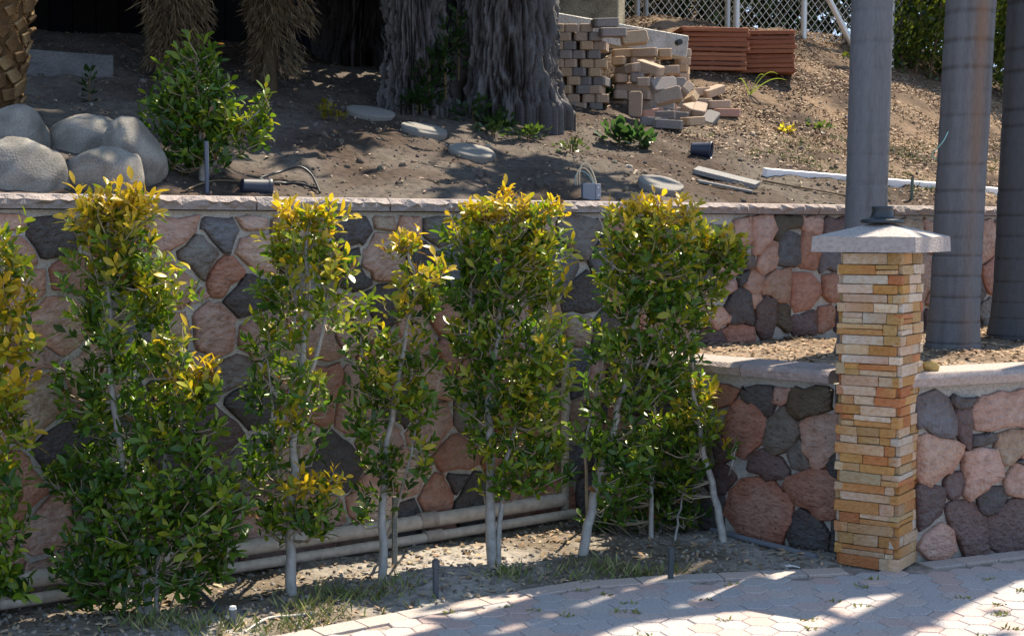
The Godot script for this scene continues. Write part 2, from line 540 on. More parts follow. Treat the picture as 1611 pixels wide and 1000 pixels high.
	var free_to := to_us(on_plane(1090 + 965 / 3.572, 400, front, o)).x
	fill_seeds(seeds, Vector2(-0.9, 0.02), Vector2(free_from - 0.06, 1.64), 0.2, "pprrdgbvppt")
	var skip := func(a: Vector2) -> bool: return a.x > free_from - 0.02
	for y in 7: border.append([Vector2(free_from + 0.1, y * 0.27), 0.1, "p"])
	stone_cells(seeds, Vector2(-1.2, -0.02), Vector2(free_from, 1.645), place, w, skip, border)
	var more := []
	fill_seeds(more, Vector2(free_to + 0.1, 0.85), Vector2(8.8, 1.6), 0.2, "pprrdgbvppt")
	stone_cells(more, Vector2(free_to, 0.8), Vector2(9.2, 1.645), place, w, func(a: Vector2) -> bool: return false, [])
	var joints := [-1.2, -0.32, 0.42, 1.18, 1.9, 2.72, 3.5, 4.31, 5.05, 5.8, 6.6, 7.4, 8.2, 9.2]
	for i in joints.size() - 1:
		capstone(us(joints[i] + 0.004, 0), us(joints[i + 1] - 0.004, 0), front, 1.672, 1.735, 0.045, -0.27, lin(0.32, 0.265, 0.245), 0.013, w)

func low_wall(label: String, a: Vector3, b: Vector3, stones: Array, ox: float, oy: float, sc: float, joints: Array, extra: Vector2) -> void:
	var w := thing("retaining_wall", label, "wall", Vector3.ZERO)
	var dir := (b - a).normalized()
	var out := dir.cross(Vector3.UP)
	if out.z < 0.0: out = -out
	var long := a.distance_to(b)
	var g := Geo.new()
	g.block(Transform3D(Basis(dir, Vector3.UP, dir.cross(Vector3.UP)), (a + b) / 2 - out * 0.14 + Vector3(0, 0.37, 0)), Vector3(long, 0.94, 0.28), 0.004, lin(0.36, 0.345, 0.31), lin(0.36, 0.345, 0.31))
	part("mortar", g, M.mortar, w)
	var place := func(u: float, y: float, o: float) -> Vector3: return a + dir * u + out * o + Vector3(0, y, 0)
	for s in stones:
		if ox > 1400.0:      # the first stones run in behind the pillar
			for i in range(0, s[1].size(), 2):
				if s[1][i] < 52: s[1][i] -= 36
		wall_stone(zoomed(s[1], ox, oy, sc, out, out.dot(a), a, dir), place, stone_color(s[0]) * 0.8, w)
	if extra.y > extra.x:
		var seeds := []
		fill_seeds(seeds, Vector2(extra.x + 0.08, 0.03), Vector2(extra.y - 0.05, 0.8), 0.2, "prdgvpd")
		stone_cells(seeds, Vector2(extra.x, -0.02), Vector2(extra.y, 0.815), place, w, func(p: Vector2) -> bool: return false, [])
	for i in joints.size() - 1:
		capstone(a + dir * (joints[i] + 0.004), a + dir * (joints[i + 1] - 0.004), out, 0.842, 0.905, 0.04, -0.24, lin(0.37, 0.305, 0.28), 0.005, w)

func lower_walls() -> void:
	var a := Vector3(0.5, 0, -7.769)
	var b := Vector3(1.56, 0, -6.709)
	low_wall("lower stone retaining wall of large red and dark rubble left of the stacked-stone pillar", a, b, [["r", [65, 142, 150, 142, 186, 165, 150, 213, 90, 223, 70, 200]], ["d", [217, 150, 330, 137, 348, 160, 348, 215, 328, 272, 270, 238, 212, 190]], ["p", [362, 147, 418, 147, 423, 198, 390, 222, 357, 208]], ["r", [167, 217, 215, 203, 303, 277, 312, 320, 292, 398, 200, 467, 150, 438, 118, 340]], ["g", [352, 262, 395, 243, 438, 272, 462, 340, 438, 398, 355, 443, 312, 388, 327, 310]], ["o", [437, 157, 608, 147, 610, 240, 540, 258, 470, 283, 432, 250]], ["p", [472, 302, 560, 277, 650, 272, 648, 440, 600, 478, 560, 508, 522, 488, 482, 380]], ["g", [412, 442, 465, 398, 488, 440, 512, 500, 508, 522, 440, 518]], ["v", [237, 472, 300, 443, 370, 468, 427, 545, 400, 558, 330, 562, 242, 528]], ["r", [422, 560, 560, 532, 620, 547, 655, 580, 655, 742, 560, 743, 482, 678, 412, 600]], ["r", [132, 640, 220, 567, 320, 577, 398, 627, 437, 690, 432, 760, 388, 848, 300, 858, 180, 808, 127, 730]], ["d", [442, 742, 480, 718, 560, 762, 602, 840, 588, 890, 520, 903, 442, 878, 427, 830]], ["d", [605, 490, 650, 455, 655, 560, 620, 540]], ["d", [620, 765, 670, 755, 670, 930, 622, 920]], ["v", [70, 330, 105, 330, 118, 430, 145, 468, 80, 500]], ["v", [20, 520, 120, 500, 170, 560, 120, 630, 60, 640]], ["g", [-40, 330, 50, 320, 50, 480, -30, 470]], ["d", [20, 660, 110, 650, 110, 800, 20, 800]]], 1100, 560, 2.939, [-0.05, 0.97, 1.49], Vector2(0, 0.62))
	var c := Vector3(1.93, 0, -6.59)
	var d := c + Vector3(0.925, 0, -0.38).normalized() * 2.6
	low_wall("lower stone retaining wall of pink and purple rubble right of the stacked-stone pillar", c, d, [["b", [50, 190, 100, 177, 150, 202, 178, 280, 168, 368, 90, 350, 40, 320]], ["d", [170, 187, 268, 187, 248, 224, 202, 233, 172, 210]], ["v", [187, 250, 248, 237, 258, 300, 248, 400, 235, 428, 192, 370]], ["p", [272, 240, 330, 183, 500, 157, 530, 200, 510, 318, 350, 333, 277, 343]], ["d", [267, 375, 358, 352, 366, 395, 300, 413, 262, 410]], ["t", [382, 370, 500, 342, 510, 430, 440, 488, 402, 483, 377, 430]], ["p", [45, 360, 120, 377, 207, 412, 202, 460, 150, 527, 80, 588, 45, 570]], ["p", [217, 460, 260, 442, 358, 432, 383, 490, 397, 568, 330, 598, 240, 657, 217, 620, 227, 560]], ["v", [137, 580, 160, 537, 205, 537, 213, 580, 198, 640, 160, 653, 137, 620]], ["v", [40, 600, 128, 600, 128, 650, 108, 740, 45, 808]], ["p", [60, 822, 120, 768, 160, 820, 182, 900, 110, 938, 65, 933, 45, 880]], ["v", [142, 690, 190, 667, 260, 682, 308, 740, 317, 820, 322, 898, 230, 908, 182, 830]], ["d", [297, 660, 350, 617, 403, 612, 408, 650, 370, 708, 312, 733, 292, 700]], ["v", [327, 760, 440, 672, 530, 660, 540, 900, 380, 903, 342, 870, 322, 800]], ["p", [417, 572, 470, 502, 540, 530, 540, 640, 450, 638, 417, 611]], ["d", [467, 490, 540, 455, 545, 510, 510, 512]]], 1440, 560, 2.942, [-0.08, 0.8, 1.6, 2.6], Vector2(0.62, 2.6))

# ---------------------------------------------------------------- ground
var edge_pts := [Vector2(-4, -3.6), Vector2(-2.2, -4.5), Vector2(-1.35, -5.05), Vector2(-0.933, -5.376), Vector2(-0.439, -5.738), Vector2(0.271, -6.208), Vector2(0.742, -6.33), Vector2(1.52, -6.46), Vector2(1.97, -6.58), Vector2(2.6, -6.86), Vector2(5.0, -7.9)]
func edge_z(x: float) -> float:
	for i in edge_pts.size() - 1:
		if x <= edge_pts[i + 1].x:
			return lerpf(edge_pts[i].y, edge_pts[i + 1].y, clampf((x - edge_pts[i].x) / (edge_pts[i + 1].x - edge_pts[i].x), 0, 1))
	return edge_pts[-1].y

func height_sheet(called: String, xs: Array, zs: Array, height: Callable, keep: Callable, color: Callable, m: Material) -> Node3D:
	var g := Geo.new()
	var w := xs.size()
	for z in zs:
		for x in xs:
			var p: Vector3 = height.call(x, z)
			g.add(p, Vector3.UP, color.call(p))
	for i in zs.size() - 1:
		for j in w - 1:
			if keep.call((xs[j] + xs[j + 1]) / 2.0, (zs[i] + zs[i + 1]) / 2.0):
				var k := i * w + j
				var f := (g.v[k + w] - g.v[k]).cross(g.v[k + 1] - g.v[k])
				if f.y > 0.0: g.quad(k, k + w, k + w + 1, k + 1)
				else: g.quad(k, k + 1, k + w + 1, k + w)
	g.smooth(0)
	var o := part(called, g, m, self)
	kind(o, "structure")
	return o

func steps(a: float, b: float, d: float) -> Array:
	var out := []
	var x := a
	while x < b:
		out.append(x); x += d
	out.append(b)
	return out

func soil_y(x: float, z: float) -> float:
	var d := edge_z(x) - z
	return -0.008 + 0.022 * smoothstep(0.0, 0.25, d) + smoothstep(0.02, 0.2, d) * (noise.get_noise_2d(x * 200.0, z * 200.0) * 0.022 + noise.get_noise_2d(x * 700.0, z * 700.0) * 0.008)

func terrace_y(x: float, z: float) -> float:
	var back := clampf((front.dot(wall_start) + 0.9 - (front.x * x + front.z * z)) / 0.9, 0.0, 1.0)
	return 0.868 + 0.03 * back + noise.get_noise_2d(x * 120.0, z * 120.0) * 0.03 + noise.get_noise_2d(x * 500.0, z * 500.0) * 0.012

func grounds() -> void:
	var g := Geo.new()
	g.flat4(Vector3(-60, -0.03, 60), Vector3(60, -0.03, 60), Vector3(60, -0.03, -60), Vector3(-60, -0.03, -60), lin(0.33, 0.28, 0.25))
	kind(part("ground", g, M.paver, self), "structure")
	height_sheet("planting_strip", steps(-4, 3, 0.045), steps(-8.2, -3.7, 0.045),
		func(x, z): return Vector3(x, soil_y(x, z), z),
		func(x, z): return z < edge_z(x) + 0.05,
		func(p): return lin(0.33, 0.30, 0.265).lerp(lin(0.16, 0.13, 0.10), clampf(0.5 + noise.get_noise_2d(p.x * 90.0, p.z * 90.0) * 1.6, 0, 1)), M.soil)
	height_sheet("terrace_bed", steps(0.2, 7.0, 0.05), steps(-12.5, -6.4, 0.05),
		func(x, z): return Vector3(x, terrace_y(x, z), z),
		func(x, z): return front.x * x + front.z * z > front.dot(wall_start) - 0.1 and (z < -8.269 + x - 0.1 if x < 1.75 else z < -6.59 - (x - 1.93) * 0.41 - 0.12),
		func(p): return lin(0.32, 0.25, 0.19).lerp(lin(0.17, 0.125, 0.09), clampf(0.5 + noise.get_noise_2d(p.x * 120.0, p.z * 120.0) * 1.6, 0, 1)), M.soil)
	var ss := steps(0.12, 6.0, 0.06) + steps(6.2, 16.0, 0.5)
	height_sheet("hillside", steps(-3.0, 13.0, 0.06), ss,
		func(u, s): return us(u, s, hill(u, s)),
		func(u, s): return true,
		func(p): return lin(0.125, 0.105, 0.09).lerp(lin(0.22, 0.155, 0.105), smoothstep(5.5, 8.5, to_us(p).x)).lerp(lin(0.075, 0.055, 0.045), clampf(0.4 + noise.get_noise_2d(p.x * 80.0, p.z * 80.0) * 1.5, 0, 1)), M.soil)

func hexagon(col: Color, top := 0.0) -> ArrayMesh:
	var g := Geo.new()
	var rows := []
	for k in [[0.0715, -0.03], [0.0715, top - 0.004], [0.0675, top]]:
		var r := []
		for i in 6:
			r.append(Vector3(cos(-TAU * i / 6.0) * k[0], k[1], sin(-TAU * i / 6.0) * k[0]))
		rows.append(r)
	for k in 2:
		for i in 6:
			var j := (i + 1) % 6
			var a: Vector3 = rows[k][i]
			var out := Vector3(a.x, 0, a.z)
			if (rows[k][j] - a).cross(rows[k + 1][j] - a).dot(out) > 0.0: g.flat4(a, rows[k][j], rows[k + 1][j], rows[k + 1][i], col)
			else: g.flat4(rows[k + 1][i], rows[k + 1][j], rows[k][j], a, col)
	for i in 6:
		var p: Vector3 = rows[2][i]
		var q: Vector3 = rows[2][(i + 1) % 6]
		var o := Vector3(0, top, 0)
		if (p - o).cross(q - o).y > 0.0: g.flat(o, p, q, col)
		else: g.flat(o, q, p, col)
	return g.mesh()

func paving() -> void:
	var bed := Geo.new()
	var pts := []
	for i in edge_pts.size() - 1:
		var a: Vector2 = edge_pts[i]
		var b: Vector2 = edge_pts[i + 1]
		bed.flat4(Vector3(a.x, -0.009, 8), Vector3(b.x, -0.009, 8), Vector3(b.x, -0.009, b.y), Vector3(a.x, -0.009, a.y), lin(0.31, 0.265, 0.235))
	var pave := part("paving", bed, M.soil, self)
	kind(pave, "structure")
	var kinds := []
	for c in [lin(0.47, 0.365, 0.335), lin(0.44, 0.37, 0.35), lin(0.41, 0.375, 0.365), lin(0.47, 0.385, 0.36), lin(0.39, 0.36, 0.355), lin(0.46, 0.345, 0.31), lin(0.43, 0.385, 0.37), lin(0.40, 0.37, 0.365)]:
		kinds.append(hexagon(c))
	var turn := Basis(Vector3.UP, deg_to_rad(-7.0))
	var xf := []
	var cols := []
	var near := []
	for i in range(-60, 70):
		for j in range(-60, 70):
			var p := turn * Vector3(i * 0.1095, 0, j * 0.1265 + (0.06325 if posmod(i, 2) else 0.0)) + Vector3(0.7, 0, -5.8)
			if p.x < -3.5 or p.x > 4.5 or p.z > -2.5 or p.z < edge_z(p.x) + 0.15: continue
			var b := turn * Basis.from_euler(Vector3(rng.randf_range(-0.012, 0.012), 0, rng.randf_range(-0.012, 0.012)))
			p.y = rng.randf_range(-0.002, 0.003)
			if p.x > -1.1 and p.x < 2.35 and p.z < -5.22: near.append(Transform3D(b, p))
			else:
				xf.append(Transform3D(b, p))
				cols.append(vary(lin(0.44, 0.36, 0.32), 0.1))
	for t in near:
		part("paver", kinds[rng.randi() % kinds.size()], M.paver, pave).transform = t
	copies("outer_pavers", hexagon(Color.WHITE), M.paver, xf, cols, pave)
	# a border course of oblong pavers along the planting strip
	var border := []
	for k in 3:
		var gb := Geo.new()
		var c: Color = [lin(0.45, 0.37, 0.33), lin(0.40, 0.35, 0.325), lin(0.48, 0.38, 0.33)][k]
		gb.block(Transform3D(Basis.IDENTITY, Vector3(0, -0.03, 0)), Vector3(0.197, 0.066, 0.112), 0.005, c, c)
		border.append(gb.mesh())
	var carry := 0.0
	for i in range(1, edge_pts.size() - 1):
		var a: Vector2 = edge_pts[i]
		var b: Vector2 = edge_pts[i + 1]
		var d := (b - a).normalized()
		while carry < a.distance_to(b):
			var p := a + d * carry + Vector2(-d.y, d.x) * 0.06
			carry += 0.2
			if p.distance_to(Vector2(1.72, -6.58)) < 0.27: continue
			var o := part("border_paver", border[rng.randi() % 3], M.paver, pave)
			o.position = Vector3(p.x, rng.randf_range(0, 0.003), p.y)
			o.rotation.y = -d.angle()
		carry -= a.distance_to(b)
	# grass in the joints is loose ground cover
	var bl := []
	var bc := []
	for k in 46:
		var q := Vector3(rng.randf_range(-0.8, 2.4), 0.0, rng.randf_range(-6.3, -5.2))
		if q.z < edge_z(q.x) + 0.02: continue
		for m in 9:
			bl.append(Transform3D(frame(Vector3(rng.randf_range(-1, 1), 0.5, rng.randf_range(-1, 1)), rng.randf() * TAU).scaled_local(Vector3(0.02, rng.randf_range(0.012, 0.032), 0.02)), q + Vector3(rng.randf_range(-0.03, 0.03), 0, rng.randf_range(-0.012, 0.012))))
			bc.append(vary(lin(0.2, 0.2, 0.06), 0.3))
	copies("joint_grass", simple_leaf, M.frond, bl, bc, self)

# ---------------------------------------------------------------- stacked-stone pillar
func pillar() -> void:
	var turn := deg_to_rad(35.0)
	var l := Vector3(cos(turn), 0, sin(turn))       # along the left face, towards the near corner
	var r := Vector3(sin(turn), 0, -cos(turn))      # along the right face, away from the near corner
	var w := 0.285
	var corner := Vector3(1.775, 0, -6.385)
	var mid := corner - l * w / 2 + r * w / 2
	var t := thing("lamp_pillar", "square lamp pillar clad in stacked ochre, rust and cream ledge stone under a concrete cap", "pillar", mid)
	var core := Geo.new()
	var ax := Basis(l, Vector3.UP, -r)
	core.block(Transform3D(ax, Vector3(0, 0.735, 0)), Vector3(w - 0.02, 1.49, w - 0.02), 0.002, lin(0.2, 0.16, 0.12), lin(0.2, 0.16, 0.12))
	part("core", core, M.mortar, t)
	var tones := [lin(0.44, 0.27, 0.10), lin(0.38, 0.21, 0.07), lin(0.38, 0.15, 0.06), lin(0.46, 0.34, 0.20), lin(0.54, 0.46, 0.36), lin(0.52, 0.47, 0.41), lin(0.36, 0.14, 0.06), lin(0.52, 0.46, 0.38), lin(0.46, 0.27, 0.10), lin(0.50, 0.48, 0.46), lin(0.52, 0.44, 0.37), lin(0.27, 0.19, 0.085), lin(0.45, 0.33, 0.25), lin(0.40, 0.33, 0.22), lin(0.42, 0.24, 0.10), lin(0.36, 0.25, 0.11)]
	var hidden := Geo.new()
	var y := 0.0
	var row := 0
	while y < 1.474:
		var h := minf(rng.randf_range(0.037, 0.058), 1.476 - y)
		if 1.476 - y - h < 0.02: h = 1.476 - y
		for f in 4:
			var dir: Vector3 = [l, r, -l, -r][f]
			var out: Vector3 = [-r, l, r, -l][f]
			var a := -w / 2 - (0.012 if (row + f) % 2 else -0.012)
			var end := w / 2 + (0.012 if (row + f) % 2 == 0 else -0.012)
			var step_out := rng.randf_range(0.0, 0.008)
			while a < end - 0.005:
				var long := minf(rng.randf_range(0.06, 0.25), end - a)
				if end - a - long < 0.035: long = end - a
				var parts := 2 if h > 0.047 and rng.randf() < 0.3 and f < 2 else 1
				for k in parts:
					var hh := h / parts
					var th := 0.03 + step_out + rng.randf_range(0.0, 0.009)
					var b := Basis(dir, Vector3.UP, dir.cross(Vector3.UP))
					var x := Transform3D(b.rotated(out, rng.randf_range(-0.012, 0.012)).rotated(Vector3.UP, rng.randf_range(-0.02, 0.02)), dir * (a + long / 2) + out * (w / 2 - 0.028 + th / 2) + Vector3(0, y + hh * (k + 0.5), 0))
					var low := clampf(1.15 - y / 1.1, 0.0, 1.0) * 0.55
					var c0: Color = vary(tones[rng.randi() % tones.size()], 0.15).lerp(vary(lin(0.40, 0.19, 0.07), 0.3), low * rng.randf() * 1.1)
					var c1: Color = c0.lerp(tones[rng.randi() % tones.size()], rng.randf_range(0.0, 0.7))
					var g := hidden if f > 1 else Geo.new()
					g.block(x, Vector3(long - 0.0015, hh - 0.0018, th), 0.0028, c0, c1, 0.0016, rng)
					if f < 2: part("ledge_stone", g, M.ledge, t)
				a += long
		y += h
		row += 1
	kind(part("rear_ledge_stones", hidden, M.ledge, t), "stuff")
	# concrete cap: a slab with a chipped edge and a low hipped top
	var cap := Geo.new()
	var hw := 0.248
	var c := lin(0.41, 0.36, 0.335)
	var n := 12
	var rim_low := []
	var rim_top := []
	for f in 4:
		var dir: Vector3 = [l, r, -l, -r][f]
		var out: Vector3 = [-r, l, r, -l][f]
		for i in n:
			var p := dir * (-hw + 2 * hw * i / n) + out * hw
			var bite := out * rng.randf_range(-0.003, 0.002) if i > 0 else Vector3.ZERO
			rim_low.append(p + Vector3(0, 1.479, 0) + bite)
			rim_top.append(p * 0.985 + Vector3(0, 1.55 + (rng.randf_range(-0.002, 0.002) if i > 0 else 0.0), 0) + bite)
	var m := rim_low.size()
	var apex := Vector3(0, 1.622, 0)
	var under := Vector3(0, 1.479, 0)
	for i in m:
		var j := (i + 1) % m
		cap.flat4(rim_low[i], rim_low[j], rim_top[j], rim_top[i], c)
		var qi: Vector3 = rim_top[i].lerp(apex, 0.84)
		var qj: Vector3 = rim_top[j].lerp(apex, 0.84)
		cap.flat4(rim_top[i], rim_top[j], qj, qi, c)
		cap.flat(qi, qj, apex - Vector3(0, 0.008, 0), c)
		cap.flat(rim_low[j], rim_low[i], under, c)
	part("capstone", cap, M.cap, t)
	var lamp := Geo.new()
	var rows := []
	for k in [[0.0, 0.0], [0.098, 0.0], [0.1, 0.004], [0.1, 0.014], [0.092, 0.019], [0.06, 0.024], [0.052, 0.036], [0.046, 0.062], [0.05, 0.066], [0.05, 0.076], [0.042, 0.08], [0.0, 0.08]]:
		var rr := []
		for i in 24:
			rr.append(Vector3(cos(-TAU * i / 24) * k[0], 1.612 + k[1], sin(-TAU * i / 24) * k[0]))
		rows.append(rr)
	lamp.ring_grid(rows, true)
	for i in lamp.c.size(): lamp.c[i] = lin(0.02, 0.024, 0.03)
	part("lamp_base", lamp, M.plastic, t)

# ---------------------------------------------------------------- palms
func palm_trunk(label: String, base: Vector3, top_shift: Vector3, r0: float, r1: float, height: float, flare: float, stain: float, crown: float, shade := 1.0) -> void:
	var t := thing("palm_tree", label, "palm tree", base, "grey ringed palms on the terrace")
	var g := Geo.new()
	var rows := []
	var cols := []
	var sides := 36
	var levels := 420
	var ring := rng.randf_range(0, 0.1)
	for i in levels + 1:
		var hh := height * pow(float(i) / levels, 2.2) - 0.06
		var f := maxf(hh, 0.0) / height
		var r := lerpf(r0, r1, minf(f * 2.2, 1.0)) * (1.0 + flare * exp(-maxf(hh, 0) / 0.16))
		var gap := 0.135
		var ph := fposmod(hh + ring + noise.get_noise_1d(hh * 90.0 + base.x * 300.0) * 0.09, gap) / gap
		var scar := exp(-pow((ph - 0.5) / 0.05, 2.0))
		var rr := []
		var axis := Vector3(top_shift.x * f, hh, top_shift.z * f) + Vector3(noise.get_noise_1d(hh * 20.0) * 0.012, 0, 0)
		for j in sides:
			var a := -TAU * j / sides
			var wob := rough_noise.get_noise_3d(cos(a) * 120.0, hh * 60.0, sin(a) * 120.0) * 0.02 * r0 / 0.15
			rr.append(axis + Vector3(cos(a), 0, sin(a)) * (r - scar * 0.004 * (1 + wob * 20.0) + wob * 0.25))
			var c := lin(0.155, 0.16, 0.172) * shade
			c = c.lerp(lin(0.08, 0.076, 0.076) * shade, clampf(scar * (0.75 if stain > 0.0 else 0.35) + rough_noise.get_noise_3d(cos(a) * 90.0, hh * 25.0, sin(a) * 90.0 + base.x * 50) * 0.9, 0, 1))
			var band := exp(-pow((wrapf(a - 1.35, -PI, PI)) / 0.32, 2.0)) * stain * clampf(0.7 + noise.get_noise_1d(hh * 60.0 + 40.0) * 1.2, 0, 1)
			c = c.lerp(lin(0.22, 0.115, 0.055), clampf(band, 0, 1) * 0.65)
			cols.append(c)
		rows.append(rr)
	g.ring_grid(rows, true)
	for i in cols.size(): g.c[i] = cols[i]
	part("trunk", g, M.palm, t)
	var top := Vector3(top_shift.x, height - 0.06, top_shift.z)
	var sh := Geo.new()
	sh.tube([top - Vector3(0, 0.05, 0), top + Vector3(0, 0.4, 0), top + Vector3(0, 0.95, 0)], [r1 * 1.15, r1 * 0.95, r1 * 0.4], 14, lin(0.1, 0.2, 0.05))
	part("crownshaft", sh, M.frond, t)
	var xf := []
	var cols2 := []
	for k in 13:
		var fr := Geo.new()
		var az := TAU * k / 13.0 + rng.randf_range(-0.2, 0.2)
		var rise := rng.randf_range(0.2, 1.15)
		var dir := Vector3(cos(az), 0, sin(az))
		var pts := []
		for i in 9:
			var q := i / 8.0
			pts.append(top + Vector3(0, 0.85, 0) + dir * crown * q * cos(rise * 0.5) + Vector3(0, crown * (q * sin(rise) - q * q * (0.45 + 0.55 * sin(rise))), 0))
		fr.tube(pts, [0.03, 0.027, 0.024, 0.02, 0.017, 0.014, 0.011, 0.008, 0.004], 5, lin(0.12, 0.18, 0.05))
		var rib := part("frond", fr, M.frond, t)
		rib.name = "frond" if k == 0 else "frond_%03d" % k
		for i in range(2, 42):
			var q := i / 42.0 * 8.0
			var p: Vector3 = pts[int(q)].lerp(pts[mini(int(q) + 1, 8)], q - int(q))
			for s in [-1, 1]:
				var out: Vector3 = (dir.cross(Vector3.UP) * s + dir * 0.55 + Vector3(0, rng.randf_range(-0.55, 0.1), 0)).normalized()
				xf.append(Transform3D(frame(out, rng.randf_range(-0.5, 0.5)).scaled_local(Vector3(0.1, 0.62 * sin(PI * clampf(i / 44.0 + 0.08, 0, 1)) + 0.1, 0.3)), p))
				cols2.append(vary(lin(0.06, 0.12, 0.025), 0.25))
	copies("leaflets", simple_leaf, M.frond, xf, cols2, t)

func palms() -> void:
	palm_trunk("slim smooth grey palm trunk rising just behind the stacked-stone pillar", Vector3(2.0, 0.85, -7.93), Vector3(0.12, 0, 0), 0.118, 0.112, 11.0, 0.5, 0.0, 2.1)
	palm_trunk("grey palm trunk with a brown streak and flared foot right of the pillar", Vector3(2.62, 0.87, -8.28), Vector3(0.45, 0, -0.1), 0.142, 0.145, 12.5, 0.16, 1.0, 2.2)
	palm_trunk("darker thick palm trunk at the right edge beyond the flared palm", Vector3(3.26, 0.9, -8.95), Vector3(0.35, 0, -0.2), 0.17, 0.15, 13.0, 0.2, 0.25, 2.2, 0.6)
	var p4 := Vector3(3.95, 0.88, -8.35)
	palm_trunk("grey palm tree on the terrace farther along than the others", p4, Vector3(0.2, 0, 0), 0.16, 0.15, 11.5, 0.2, 0.2, 2.2)

# ---------------------------------------------------------------- big trees on the hillside
func bark_trunk(parent: Node3D, called: String, r: float, height: float, lobes: float, lean: Vector3, seed_: int, tone := 1.0) -> void:
	var g := Geo.new()
	var rows := []
	var cols := []
	var sides := 260
	var levels := 150
	var f := FastNoiseLite.new()
	f.seed = seed_
	f.noise_type = FastNoiseLite.TYPE_SIMPLEX
	f.frequency = 1.0
	f.fractal_type = FastNoiseLite.FRACTAL_RIDGED
	f.fractal_octaves = 3
	var soft := FastNoiseLite.new()
	soft.seed = seed_ + 5
	soft.frequency = 1.0
	for i in levels + 1:
		var hh := height * pow(float(i) / levels, 1.7) - 0.25
		var up := maxf(hh, 0.0)
		var rr := []
		for j in sides:
			var a := -TAU * j / sides
			var x := cos(a)
			var z := sin(a)
			var base_r := r * (1.0 + 0.08 * exp(-up / 0.3) + 0.2 * exp(-up / 0.09) * (0.4 + 1.6 * maxf(0.0, sin(a * 5.0 + seed_) * 0.5 + sin(a * 8.0 + 1.0) * 0.5))) * (1.0 - 0.05 * up)
			var lobe := soft.get_noise_3d(x * 1.7, up * 0.28, z * 1.7) * lobes * (0.8 + 1.1 * exp(-up / 0.4))
			var twist := soft.get_noise_3d(x, up * 0.6 + 7.0, z) * 0.5
			var ridge := f.get_noise_3d(cos(a + twist) * 4.2, up * 1.0, sin(a + twist) * 4.2)
			var shred := f.get_noise_3d(cos(a) * 14.0, up * 3.2 + 5.0, sin(a) * 14.0)
			rr.append(Vector3(x, 0, z) * (base_r * (1.0 + lobe) + ridge * 0.065 + shred * 0.036) + Vector3(0, hh, 0) + lean * up)
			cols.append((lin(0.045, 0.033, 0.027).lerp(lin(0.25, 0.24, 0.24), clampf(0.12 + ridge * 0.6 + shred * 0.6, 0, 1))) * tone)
		rows.append(rr)
	g.ring_grid(rows, true)
	for i in cols.size(): g.c[i] = cols[i]
	part(called, g, M.bark, parent)

func crown_foliage(called: String, blobs: Array, count: int, size: float, col: Color, parent: Node3D) -> void:
	var xf := []
	var cols := []
	for b in blobs:
		for k in int(count * b[1].x * b[1].z):
			var d := Vector3(rng.randfn(), rng.randfn(), rng.randfn()).normalized() * pow(rng.randf(), 0.45)
			if noise.get_noise_3dv((b[0] + d * b[1]) * 45.0) < -0.12: continue
			xf.append(Transform3D(rand_basis().scaled_local(Vector3.ONE * size * rng.randf_range(0.6, 1.3)), b[0] + d * b[1] - parent.position))
			cols.append(vary(col, 0.35))
	copies(called, simple_leaf, M.frond, xf, cols, parent)

